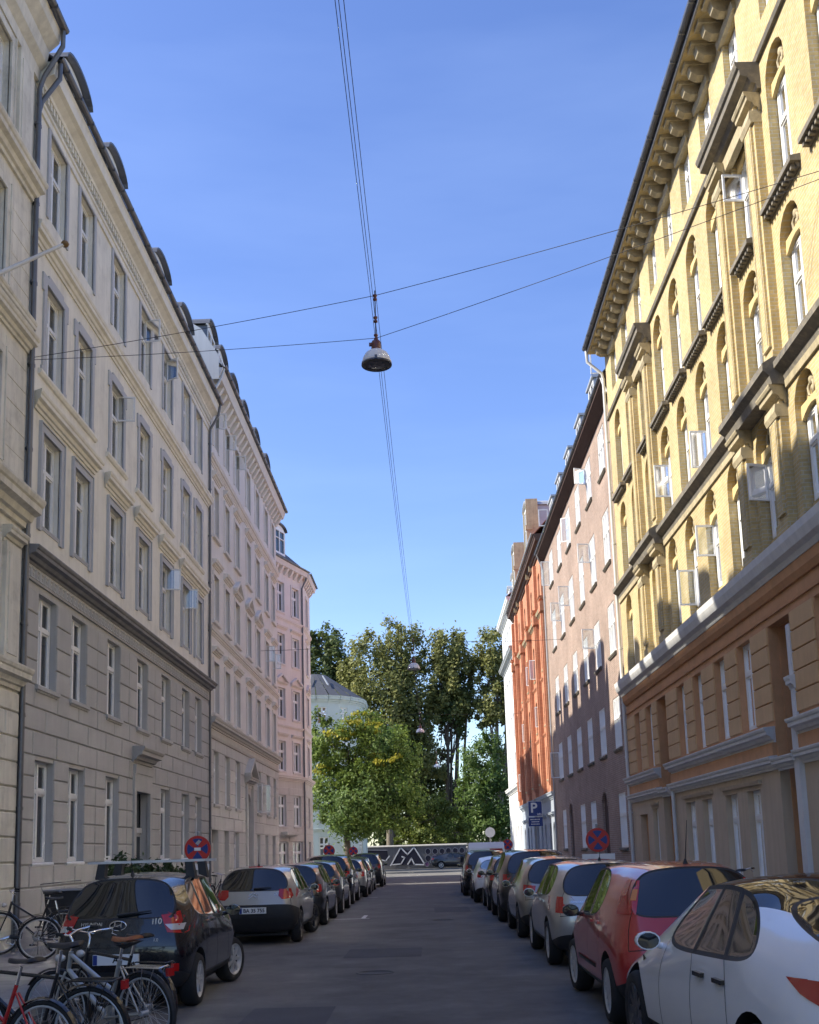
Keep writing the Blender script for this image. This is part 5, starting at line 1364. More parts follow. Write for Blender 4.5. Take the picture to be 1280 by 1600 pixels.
# --- the rest of both rows
def simple(p, pn, label, x, y, side, **kw):
    c = make_car(p, 'parked_car', label, 'car', (x, y+p['L']/2*CS, 0), paints[pn], 0, 'cars parked along the %s kerb' % side, **kw)
    zb = p['belt'][0]
    lamp(c, [(.50, zb-.03), (p['W']/2*.93, zb-.01), (p['W']/2*.95, zb-.20), (.54, zb-.18)], [(.03, zb-.01), (.34, zb-.01), (.2, zb-.18), (.03, zb-.2)], [])
    rear_plate(c, '', p['rz'][1]+.12)
    return c
w2 = lambda p: p['W']/2*CS
simple(P_SKODA, 'darkgrey', 'dark grey hatchback directly ahead of the sand-grey hatchback', -2.72-w2(P_SKODA), 28.1, 'left')
simple(P_C3, 'gunmetal', 'dark gunmetal hatchback third in line behind the sand-grey one', -2.72-w2(P_C3), 33.6, 'left')
simple(P_SUV, 'black', 'black crossover with bright red tail lights in the left row', -2.78-w2(P_SUV), 39.2, 'left')
simple(P_SKODA, 'silver', 'pale silver car half hidden ahead of the black crossover, left row', -2.62-w2(P_SKODA), 45.0, 'left')
simple(P_PUNTO, 'black', 'small black hatchback near the end of the left row', -2.70-w2(P_PUNTO), 51.0, 'left')
simple(P_SUV, 'darkgrey', 'tall dark estate at the far end of the left row', -2.5-w2(P_SUV), 58.0, 'left')
simple(P_PUNTO, 'champagne', 'grey-beige hatchback with side strip in front of the silver hatchback', CARX_R+w2(P_PUNTO)-.02, 22.3, 'right', rim='alloyd')
simple(P_SUV, 'darkgrey', 'dark grey crossover ahead of the grey-beige hatchback, right row', CARX_R+w2(P_SUV)-.1, 27.3, 'right', rim='alloyd')
simple(P_I10, 'black', 'small black hatchback with wide mirrors in the right row', CARX_R+w2(P_I10)-.1, 32.8, 'right')
simple(P_SEDAN, 'white', 'white saloon farther up the right row', CARX_R+w2(P_SEDAN)-.3, 37.6, 'right', rim='alloyd')
simple(P_SUV, 'black', 'black estate before the white van on the right', CARX_R+w2(P_SUV)-.5, 43.6, 'right')
simple(P_SUV, 'gunmetal', 'dark off-roader parked along the graffiti wall, left of the junction', -8.6, 111.4-2.3, 'left').root.rotation_euler = (0, 0, rad(90))
simple(P_SEDAN, 'darkgrey', 'dark saloon parked in front of the graffiti wall by the white van', 2.6, 111.6-2.3, 'left').root.rotation_euler = (0, 0, rad(-90))
# --- white delivery van at the end of the right row
r = tag(empty('delivery_van', (2.75, 55.0, 0)), 'white delivery van with red rear sign at the end of the right row', 'van', 'cars parked along the right kerb')
prof = [(-2.6, .35), (-2.65, .6), (-2.6, 1.9), (-2.45, 2.12), (1.2, 2.12), (1.75, 1.95), (2.35, 1.2), (2.7, 1.05), (2.8, .6), (2.75, .35)]
g = MB(); n = len(prof); vs = []
for x, k in ((-.92, 0), (-.86, 1), (.86, 1), (.92, 0)):
    for y, z in prof: vs.append((x*(1 if z < 1.3 else .93), y, z if not k or z < 2 else z+.04))
fs = [(i*n+j, i*n+(j+1) % n, (i+1)*n+(j+1) % n, (i+1)*n+j) for i in range(3) for j in range(n)]+[tuple(range(n)), tuple(range(3*n, 4*n))[::-1]]
g.add(vs, fs); g.build('body', paints['white'], r)
for sg in (-1, 1):
    g = MB(); g.box(sg*.42-.36, sg*.42+.36, -2.66, -2.63, 1.2, 1.8); g.build('rear_window', M['carglass'], r)
    g = MB(); g.box(sg*.84-.06, sg*.84+.06, -2.68, -2.64, .8, 1.25); g.build('tail_light', M['redlens'], r)
    g = MB(); a, b = (.90, .935) if sg > 0 else (-.935, -.90); g.box(a, b, .9, 2.1, 1.15, 1.7); g.build('side_window', M['carglass'], r)
    g = MB(); g.box(sg*1.05-.09, sg*1.05+.09, 1.95, 2.08, 1.2, 1.5); g.build('door_mirror', M['plastic'], r)
g = MB(); g.box(.15, .75, -2.69, -2.665, 1.55, 1.85); g.build('rear_sign', M['red'], r)
g = MB(); g.box(-.93, .93, -2.72, -2.6, .35, .55); g.build('rear_bumper', M['plastic'], r)
ty, ri = wheel_meshes(.34, .2, M['alloy'], 7, 0)
for y in (-1.6, 1.7):
    for sg in (-1, 1): w_ = link('wheel', ty, r, (sg*.83, y, .34)); link('rim', ri, w_)
# ---------------------------------------------------------------- hanging street lamps and their wires
def lamp_build():
    r = empty('street_lamp', (0, 0, 0))                       # origin at the rim's centre
    g = MB(); g.lathe([(.305, 0), (.318, .015), (.318, .05), (.30, .08), (.285, .15), (.235, .24), (.16, .30), (.10, .325)], n=28); g.lathe([(.29, .005), (.27, .12), (.2, .22), (.1, .3)], n=28); g.build('shade', M['lampwhite'], r)
    g = MB(); g.lathe([(.322, -.012), (.322, .018), (.285, .018), (.285, -.012), (.322, -.012)], n=28); g.box(-.025, .025, -.335, -.30, -.01, .075); g.build('rim_ring', M['alloyd'], r)
    g = MB(); g.lathe([(.285, .01), (.22, -.01), (0, -.02)], n=24); g.build('lamp_glass', M['lampglass'], r)
    g = MB(); g.lathe([(.10, .315), (.105, .34), (.10, .50), (.085, .53), (.03, .54)], n=18); g.box(-.15, -.09, -.03, .03, .43, .49); g.build('housing', M['ceramic'], r)
    g = MB(); g.tube([(0, 0, .52), (0, 0, 1.68)], .012, 6); g.build('hanger_rod', M['cable'], r)
    for z in (.62, 1.02, 1.52):
        g = MB(); g.lathe([(.02, -.07), (.045, -.06), (.045, -.03), (.028, -.015), (.028, .015), (.045, .03), (.045, .06), (.02, .07)], (0, 0, z), n=12); g.build('insulator', M['ceramic'], r)
    return r
L0 = lamp_build()
lamps = [((-.78, 21.3, 11.98), 'white enamel street lamp hanging largest and nearest over the street'), ((-.49, 54, 10.98), 'second hanging street lamp, against the tall tree crown'),
         ((-.39, 80, 10.56), 'third hanging street lamp, small, in front of the bright tree'), ((1.02, 106, 9.92), 'farthest tiny hanging street lamp near the junction')]
for i, (loc, lb) in enumerate(lamps):
    o = L0 if i == 0 else copy_tree(L0)
    o.location = loc; tag(o, lb, 'street lamp', 'street lamps hung over the road')
def wire(pts, label, r_=.008, sag=0.0, group='lamp span wires'):
    g = MB(); a, b = Vector(pts[0]), Vector(pts[-1]); P = []
    for s0, s1 in zip(pts[:-1], pts[1:]):
        s0, s1 = Vector(s0), Vector(s1)
        for k in range(12): t = k/12; q = s0.lerp(s1, t); q.z -= sag*4*t*(1-t); P.append(q)
    P.append(b); c = (a+b)/2
    g.T = lambda x, y, z: (x-c.x, y-c.y, z-c.z)
    g.tube(P, r_, 5)
    return tag(g.build('span_wire', M['cable'], loc=c), label, 'wire', group)
wire([(-8.3, 21.6, 12.56), (-.77, 21.3, 13.55), (7.0, 16.69, 12.99)], 'upper cross wire holding the nearest lamp from facade to facade', .007, .05)
wire([(-8.3, 21.6, 12.52), (-.77, 21.3, 12.58), (7.0, 16.71, 12.86)], 'lower cross wire steadying the nearest lamp', .0065, .05)
for k, (dx, lb) in enumerate(((-.10, 'left strand of the three cables along the street axis'), (-.05, 'middle strand of the three cables along the street axis'), (.02, 'right strand of the three cables along the street axis'))):
    wire([(-.98+dx, -12, 14.0), (-.78+dx, 21.3, 13.62), (-.49+dx, 54, 12.6), (-.39+dx, 80, 12.1), (1.02+dx, 106, 11.4)], lb, .006, .25, 'street axis cables')
for (x, y, z), nm in (((-.49, 54, 12.6), 'second'), ((-.39, 80, 12.1), 'third'), ((1.02, 106, 11.4), 'farthest')):
    xl = -8.3 if y < 70 else -10; wire([(xl, y, z-.4), (x, y, z-.1), (7.3 if y < 97 else 9, y, z-.3)], 'thin cross wire carrying the %s street lamp' % nm, .010, .1)

# ---------------------------------------------------------------- road signs
def sign_disc(r, R, y, x0=0, z0=0, sticker=False):
    g = MB(); g.lathe([(0, 0), (R, 0), (R, .018), (0, .018)], (x0, y, z0), 'y', 32, False); g.cur = 0
    d = g.build('sign_disc', M['red'], r)
    # four blue quarters between the red cross
    for k in range(4):
        a0 = rad(90*k-45+16); a1 = rad(90*k+45-16); pts = []
        ri = R*.80
        apex = (R*.17*math.cos((a0+a1)/2), R*.17*math.sin((a0+a1)/2))
        pts = [apex]+[(ri*math.cos(a0+(a1-a0)*t/8), ri*math.sin(a0+(a1-a0)*t/8)) for t in range(9)]
        q = MB(); q.poly([(x0+px, y-.004, z0+pz) for px, pz in pts], (0, .004, 0)); q.build('blue_quarter', M['blue'], d)
    if sticker:
        q = MB(); q.box(x0-.07, x0+.07, y-.009, y-.004, z0-.035, z0+.03); q.build('sticker', M['whitep'], d)
        q = MB(); q.poly([(x0-.05, y-.010, z0+.12), (x0+.03, y-.010, z0+.20), (x0+.08, y-.010, z0+.16), (x0+.01, y-.010, z0+.08)], (0, .004, 0)); q.build('sticker', M['signgrey'], d)
    return d
def no_stop(x, y, z, R, label, sub=None, sticker=False, h=None):
    r = tag(empty('road_sign', (x, y, .115)), label, 'road sign', 'no-stopping signs')
    zc = z-.115
    g = MB(); g.tube([(0, .06, 0), (0, .06, zc+R+.06)], .030, 10); g.lathe([(.032, 0), (.032, .03), (0, .04)], (0, .06, zc+R+.06), n=10); g.build('post', M['steel'], r)
    sign_disc(r, R, 0, 0, zc, sticker)
    if sub:
        g = MB(); g.box(-sub[0]/2, sub[0]/2, 0, .02, zc-R-.04-sub[1], zc-R-.04); pl = g.build('sub_plate', M['whitep'], r)
    return r
no_stop(-5.02, 23.5, 2.03, .285, 'no-stopping sign with stickers above the black hatchback roof', (.5, .12), True)
no_stop(4.02, 26.0, 1.98, .285, 'no-stopping sign with white sub-plate by the brown brick house', (.78, .24))
no_stop(-4.98, 54.0, 1.98, .29, 'small no-stopping sign in front of the rose corner house')
no_stop(-4.75, 68.0, 1.95, .28, 'farthest small no-stopping sign beside the street tree trunk')
no_stop(4.25, 59.0, 2.05, .28, 'no-stopping sign near the white van, right side')
r = tag(empty('road_sign', (3.55, 63.0, 0)), 'round sign seen from behind, pale grey, above the white van', 'road sign')
g = MB(); g.tube([(0, 0, 0), (0, 0, 3.1)], .035, 8); g.build('post', M['steel'], r)
g = MB(); g.lathe([(0, -.05), (.29, -.05), (.29, -.03), (0, -.03)], (0, 0, 2.78), 'y', 28, False); g.build('sign_back', M['whitep'], r)
r = tag(empty('parking_sign', (3.95, 40.0, .115)), 'blue P info parking sign with lower plate before the red brick house', 'parking sign')
g = MB(); g.tube([(.0, .05, 0), (.0, .05, 3.5)], .03, 8); g.build('post', M['steel'], r)
g = MB(); g.box(-.26, .26, 0, .02, 2.86, 3.42); a = g.build('sign_plate', M['blue'], r)
g = MB()
for q in ((-.26, -.245, 2.86, 3.42), (.245, .26, 2.86, 3.42), (-.245, .245, 2.86, 2.875), (-.245, .245, 3.405, 3.42)): g.box(q[0], q[1], -.004, 0, q[2], q[3])
g.build('border', M['whitep'], a)
link('lettering', text_mesh('P', .50, M['whitep'], .001, .012), a, (-.05, -.004, 3.16), (rad(90), 0, 0)); link('lettering', text_mesh('info', .11, M['whitep'], .001, .002), a, (.15, -.004, 2.94), (rad(90), 0, 0))
g = MB(); g.box(-.26, .26, 0, .02, 2.50, 2.82); a = g.build('lower_plate', M['blue'], r)
for k, w_ in enumerate((.38, .30, .34)):
    g = MB(); x = -w_/2
    while x < w_/2-.03: ww = random.uniform(.02, .05); g.box(x, x+ww, -.003, 0, 2.73-k*.085, 2.765-k*.085); x += ww+.012
    tag(g.build('text_line', M['whitep'], a), kind='stuff')

# ---------------------------------------------------------------- graffiti wall at the end of the street
r = tag(empty('graffiti_wall', (1, 114, 0)), 'long low plastered wall covered with graffiti across the street end', 'wall')
g = MB(); g.box(-34, 34, 0, .4, 0, 2.3); g.build('wall', pm('dirty_wall_plaster', (.16, .155, .16), .85, .25, .6, .2, 20, streak=.2), r)
g = MB(); g.prism([(-.08, 2.3), (.48, 2.3), (.48, 2.38), (.2, 2.5), (-.08, 2.38)], -34, 34); g.build('coping', pm('wall_coping', (.30, .29, .27), .85, .2, 2), r)
g = MB(); s = -34
while s < 34: g.box(s, s+.3, -.03, .0, .0, 2.28); s += 3.4
g.build('pier_strips', pm('dirty_wall_plaster', (.16, .155, .16)), r)
dk = pm('graffiti_dark', (.012, .012, .028), .7, .2, 3); wt = pm('graffiti_white', (.62, .62, .64), .7, .15, 3); gy = pm('graffiti_grey', (.26, .26, .30), .7, .2, 3); pk = pm('graffiti_violet', (.16, .07, .16), .7, .2, 3)
def gpoly(pts, mat, y): q = MB(); q.poly([(a, y, b) for a, b in pts], (0, .012, 0)); q.build('graffiti', mat, r)
def gline(pts, w_, mat, y):
    q = MB()
    for (a, b), (c_, d) in zip(pts[:-1], pts[1:]):
        dx, dz = c_-a, d-b; l = math.hypot(dx, dz) or 1; nx, nz = -dz/l*w_/2, dx/l*w_/2; ex, ez = dx/l*w_*.3, dz/l*w_*.3
        q.poly([(a+nx-ex, y, b+nz-ez), (a-nx-ex, y, b-nz-ez), (c_-nx+ex, y, d-nz+ez), (c_+nx+ex, y, d+nz+ez)], (0, .012, 0))
    q.build('graffiti', mat, r)
gpoly([(-5.0, .45), (-4.0, 2.2), (-3.2, 1.9), (-2.4, 2.25), (-1.6, .4)], dk, -.045)
gline([(-5.1, .4), (-4.0, 2.25), (-3.3, 1.5), (-2.6, 2.25), (-1.5, .4), (-2.6, .45), (-2.9, 1.1), (-3.3, .5)], .13, wt, -.06)
gline([(-4.9, .5), (-4.0, .55), (-3.6, 1.2), (-3.9, 1.3)], .12, wt, -.06)
gpoly([(-8.2, .6), (-7.8, 2.1), (-5.4, 2.0), (-5.3, 1.0), (-6.4, .8)], dk, -.045); gline([(-7.9, 1.9), (-6.6, 1.2), (-5.6, .9), (-5.2, 1.4)], .12, wt, -.06); gline([(-8.0, 2.1), (-5.4, 2.0)], .08, gy, -.06)
for row, (zc, rr_) in enumerate(((1.75, .32), (1.05, .34), (.45, .26))):
    for k in range(11):
        x = -1.2+k*.72+random.uniform(-.1, .1)
        if random.random() < .15: continue
        pts = [(x+rr_*.9*math.cos(t), zc+rr_*random.uniform(.85, 1.1)*math.sin(t)) for t in [2*math.pi*i/14 for i in range(14)]]
        gpoly(pts, random.choice((dk, dk, pk)), -.045); gline(pts+[pts[0]], .07, random.choice((wt, gy, gy)), -.06)
for k in range(18):
    x = random.choice((random.uniform(-26, -8), random.uniform(7, 26))); zc = random.uniform(.6, 1.6); pts = [(x+random.uniform(-.9, .9), zc+random.uniform(-.5, .5)) for i in range(6)]
    gline(pts, .09, random.choice((wt, gy, dk)), -.05-.0007*k)

# ---------------------------------------------------------------- trees
import numpy as np
def leaf_cloud(name, lobes, n, size, mat, parent, seed, fill=.5, flat_=.8, clump=.17):
    rg = np.random.default_rng(seed)
    wts = np.array([l[3]*l[4] for l in lobes]); wts /= wts.sum()
    P, D = [], []
    for (x, y, z, rx, rz), w_ in zip(lobes, wts):
        k = int(n*w_); nc = max(14, int(26*rx*rz/6))
        d = rg.normal(size=(nc, 3)); d /= np.linalg.norm(d, axis=1)[:, None]
        rad_ = rg.uniform(fill, 1.0, nc)**.6
        cen = d*rad_[:, None]
        ci = rg.integers(0, nc, k); e = rg.normal(size=(k, 3))*clump*rg.uniform(.5, 1.25, nc)[ci][:, None]
        q = cen[ci]+e; P.append(q*np.array([rx, rx, rz])+np.array([x, y, z]))
        nn = d[ci]*.7+rg.normal(size=(k, 3))*.55+np.array([0, 0, .35]); D.append(nn/np.linalg.norm(nn, axis=1)[:, None])
    P, D = np.concatenate(P), np.concatenate(D); k = len(P)
    t = rg.normal(size=(k, 3)); t -= (t*D).sum(1)[:, None]*D; t /= np.linalg.norm(t, axis=1)[:, None]; b = np.cross(D, t)
    s = size*rg.uniform(.55, 1.25, k)[:, None]
    V = np.stack([P-t*s, P-b*s*.55+D*s*.12, P+t*s, P+b*s*.55+D*s*.12], 1).reshape(-1, 3)
    me = bpy.data.meshes.new(name); me.vertices.add(4*k); me.vertices.foreach_set('co', V.astype(np.float32).ravel())
    me.loops.add(4*k); me.loops.foreach_set('vertex_index', np.arange(4*k, dtype=np.int32)); me.polygons.add(k); me.polygons.foreach_set('loop_start', np.arange(0, 4*k, 4, dtype=np.int32)); me.polygons.foreach_set('loop_total', np.full(k, 4, dtype=np.int32))
    me.materials.append(mat); me.update(calc_edges=True); me.validate()
    o = link(name, me, parent); o['kind'] = 'stuff'
    return o
def tree(loc, label, lobes, n, size, mat, trunks, bark='bark', seed=1, limbs=True, group=None, fill=.5, clump=.17, extra=None):
    """lobes are relative to the tree's foot; trunks = lists of points with radii"""
    r = tag(empty('leafy_tree', loc), label, 'tree', group)
    g = MB(); rr_ = random.Random(seed)
    for pts, r0, r1 in trunks:
        k = len(pts); g.tube(pts, [r0+(r1-r0)*i/(k-1) for i in range(k)], 9)
        if limbs:
            top = Vector(pts[-1])
            for l in lobes:
                c_ = Vector(l[:3]); st = Vector(pts[rr_.randrange(max(1, k-2), k)])
                if (c_-st).length < 14:
                    mid = st.lerp(c_, .5)+Vector((rr_.uniform(-.4, .4), rr_.uniform(-.4, .4), -.4)); g.tube([st, mid, c_], [r1*.9, r1*.55, r1*.2], 6)
                    for q in range(4):
                        e = c_+Vector((rr_.uniform(-1, 1)*l[3], rr_.uniform(-1, 1)*l[3], rr_.uniform(-.6, .9)*l[4]))*.8; g.tube([mid.lerp(c_, .6), e], [r1*.3, .03], 5)
    g.build('trunk', M[bark], r)
    leaf_cloud('crown', lobes, n, size, mat, r, seed, fill, .8, clump)
    if extra:
        for lb, nn, mt in extra: leaf_cloud('crown', lb, nn, size, mt, r, seed+9, .6, .8, clump)
    return r
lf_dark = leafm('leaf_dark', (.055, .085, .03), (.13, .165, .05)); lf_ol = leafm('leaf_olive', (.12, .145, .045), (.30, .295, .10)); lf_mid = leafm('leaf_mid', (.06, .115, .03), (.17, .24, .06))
lf_bri = leafm('leaf_bright', (.065, .12, .022), (.22, .28, .055)); lf_yel = leafm('leaf_yellow', (.22, .24, .025), (.44, .38, .05)); lf_pot = leafm('leaf_pot', (.02, .045, .018), (.07, .11, .045), .2)
# broad street tree before the rounded house
tree((-7.16, 95, 0), 'broad bright-green street tree with yellow tips, left side at the junction',
     [(-1.2, 0, 7.6, 2.6, 3.0), (1.5, .3, 7.2, 3.0, 3.0), (4.3, 0, 7.6, 2.7, 2.7), (.3, -.5, 10.8, 3.0, 2.7), (3.3, .2, 10.6, 2.8, 2.3), (-1.8, .4, 10.6, 1.9, 2.0), (5.3, .6, 10.6, 1.6, 2.0), (1.8, -.8, 4.9, 2.6, 1.7), (-.6, 0, 4.9, 2.0, 1.5), (1.4, .3, 12.9, 2.2, 1.4), (4.6, -.2, 5.0, 1.8, 1.4), (-2.2, 1.0, 13.2, .9, 1.6)],
     26000, .17, lf_bri, [([(0, 0, 0), (.05, 0, 2), (-.1, .1, 4.5), (.3, 0, 7), (.6, 0, 10)], .34, .12)], 'bark', 11, extra=[([(3.6, -1.6, 9.9, 1.5, .6), (-.2, -1.4, 12.2, 1.2, .6), (1.2, -1.2, 13.4, 1.2, .7), (-2.1, -.8, 9.2, .8, .5), (2.6, -1.4, 12.6, .9, .5)], 700, lf_yel), ([(1, -.6, 6, 3.6, 2.8)], 5000, lf_mid)])  # extra clusters of yellower leaves on the crown's upper and near side
tree((-4.6, 131, 0), 'tallest broad olive-green tree behind the wall, left of centre',
     [(-3.6, 0, 19, 3.2, 4.6), (-.4, -1, 20, 3.8, 5.4), (2.6, 0, 20, 3.4, 5.6), (-2.2, 0, 25.4, 2.8, 3.4), (.6, .4, 27.4, 2.4, 3.2), (3.0, .5, 26.4, 2.0, 3.4), (-.6, -1, 13, 3.4, 3.6), (2.8, -.5, 13.4, 2.8, 3.4), (-4.4, .4, 23.0, 1.9, 2.6), (-3.4, 0, 13.5, 2.0, 3.0)],
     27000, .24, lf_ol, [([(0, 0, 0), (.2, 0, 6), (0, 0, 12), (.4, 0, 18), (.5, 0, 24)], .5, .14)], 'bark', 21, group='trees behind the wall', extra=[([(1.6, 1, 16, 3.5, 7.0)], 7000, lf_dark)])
tree((3.0, 131, 0), 'tall slender tree behind the wall with several bare dark stems',
     [(.2, 0, 26, 2.4, 3.4), (-1.2, 0, 22.5, 2.2, 3.0), (1.6, 0, 22.6, 2.4, 3.4), (.3, 0, 19.6, 2.4, 2.4), (2.2, .3, 19.2, 1.6, 2.0), (-1.6, 0, 18.6, 1.4, 2.2), (-1.4, .5, 12.2, 1.4, 2.4)],
     17000, .24, lf_ol, [([(-.5, 0, 0), (-.6, 0, 8), (-.3, 0, 14), (-.9, 0, 20)], .34, .12), ([(.3, .3, 0), (.5, .3, 9), (.9, .3, 15), (.6, .3, 22)], .36, .13), ([(1.2, 0, 0), (1.5, 0, 8), (1.7, 0, 14), (2.2, 0, 19)], .30, .1), ([(-.2, .3, 6), (.0, .3, 12), (.3, .3, 18)], .2, .1)], 'bark', 31, group='trees behind the wall', extra=[([(.5, .8, 20, 2.2, 4.5)], 4000, lf_dark)])
tree((8.7, 130, 0), 'tall tree with long pale stem behind the wall, far right',
     [(.3, 0, 26.2, 2.3, 2.8), (-1.0, 0, 23, 2.0, 2.8), (1.8, 0, 22.5, 2.2, 3.6), (.1, 0, 19.6, 2.0, 2.6), (-1.3, 0, 18.0, 1.5, 1.8), (1.6, 0, 17.5, 1.5, 2.2), (1.2, .5, 12.5, .9, 2.4)],
     15000, .24, lf_ol, [([(.0, 0, 0), (.1, 0, 6), (-.2, 0, 12), (.0, 0, 17), (.4, 0, 23)], .42, .14), ([(.1, 0, 7), (.9, .2, 12), (1.4, 0, 18)], .22, .1), ([(0, 0, 9), (-.6, .2, 14), (-.9, 0, 18)], .18, .09)], 'barkl', 41, group='trees behind the wall')
tree((6.6, 124, 0), 'rounded mid-green lower tree behind the wall under the sky gap', [(0, 0, 11.4, 2.6, 3.4), (-1.2, 0, 7.6, 2.4, 3.0), (1.6, 0, 7.4, 2.4, 3.2), (.3, 0, 4.4, 3.0, 2.4), (.8, 0, 13.4, 1.4, 1.8), (-2.6, 0, 4.6, 1.6, 2.0)], 17000, .19, lf_mid, [([(0, 0, 0), (.1, 0, 4), (0, 0, 9)], .25, .1)], 'bark', 51, group='trees behind the wall')
tree((.6, 118.5, 0), 'low yellow-green bushy tree right above the graffiti wall', [(0, 0, 5.6, 1.9, 2.0), (-2.0, 0, 4.2, 1.9, 1.7), (2.1, 0, 4.4, 1.8, 1.9), (-.4, 0, 3.2, 2.6, 1.3), (-3.4, 0, 3.2, 1.3, 1.2), (3.4, 0, 3.4, 1.3, 1.3), (.6, 0, 7.0, 1.0, 1.1)], 13000, .16, leafm('leaf_lime', (.075, .12, .02), (.22, .24, .05)), [([(0, 0, 0), (0, 0, 3), (.2, 0, 5)], .16, .06)], 'bark', 61, group='trees behind the wall')
tree((-13.5, 136, 0), 'dark green tree rising behind the pale green house', [(0, 0, 24, 3.4, 4.4), (2.2, 0, 26.4, 2.4, 3.4), (-2.8, 0, 26.5, 2.6, 3.4), (.6, 0, 29.2, 2.0, 2.0), (3.4, 0, 22.5, 2.2, 3.4)], 13000, .26, lf_dark, [([(0, 0, 0), (0, 0, 12), (0, 0, 22)], .5, .2)], 'bark', 71, group='trees behind the wall')
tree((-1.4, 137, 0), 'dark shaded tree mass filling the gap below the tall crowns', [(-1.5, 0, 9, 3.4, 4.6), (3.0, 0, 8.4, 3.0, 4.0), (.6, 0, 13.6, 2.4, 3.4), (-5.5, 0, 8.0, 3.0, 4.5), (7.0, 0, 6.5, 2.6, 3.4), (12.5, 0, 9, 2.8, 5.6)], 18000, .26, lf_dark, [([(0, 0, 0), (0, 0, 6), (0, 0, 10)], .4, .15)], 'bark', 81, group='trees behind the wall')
r = tag(empty('far_wood', (0, 150, 0)), 'dark mass of greenery far behind the graffiti wall', 'greenery', kind='stuff')
leaf_cloud('foliage', [(-28+5*k, random.uniform(-3, 3), 4.5+random.uniform(-1, 1.5), 4.2, 5.5) for k in range(14)], 26000, .34, lf_dark, r, 91)
# brick gate pillar glimpsed between the leaves, ivy-grown pale trunk by the wall
r = tag(empty('leafy_tree', (-4.2, 116, 0)), 'pale bare tree trunk standing just behind the graffiti wall', 'tree', 'trees behind the wall')
g = MB(); g.tube([(0, 0, 0), (.05, 0, 4), (-.1, 0, 8), (.2, 0, 12)], [.42, .36, .3, .2], 10); g.tube([(0, 0, 5), (-.9, .1, 8.5)], [.2, .08], 7); g.build('trunk', M['barkl'], r)
leaf_cloud('crown', [(0, .4, 12, 2.2, 3.0)], 4000, .22, lf_mid, r, 5)

# ---------------------------------------------------------------- potted shrubs by the entrance of the grey house
def shrub(x, y, h, label, seed):
    r = tag(empty('potted_shrub', (x, y, .115)), label, 'plant', 'potted shrubs along the grey house')
    g = MB(); g.lathe([(.20, 0), (.27, .42), (.30, .45), (.27, .45), (.25, .38), (0, .38)], n=16); g.build('planter', M['terracotta'], r)
    g = MB(); rr_ = random.Random(seed)
    for k in range(6): a = rr_.uniform(0, 6.28); g.tube([(0, 0, .38), (.15*math.cos(a), .15*math.sin(a), h*.5), (.4*math.cos(a), .4*math.sin(a), h*.85)], [.018, .013, .006], 5)
    g.build('stem', M['bark'], r)
    leaf_cloud('foliage', [(0, 0, h*.72, .5, .42), (.2, .35, h*.62, .4, .34), (-.1, -.35, h*.66, .4, .36)], 850, .085, lf_pot, r, seed, .3)
shrub(-7.75, 27.6, 2.0, 'leafy potted shrub left of the others by the grey house', 3); shrub(-7.75, 30.2, 1.7, 'middle potted shrub before the entrance of the grey house', 4); shrub(-7.75, 33.2, 1.85, 'rightmost potted shrub past the grey house entrance', 5)

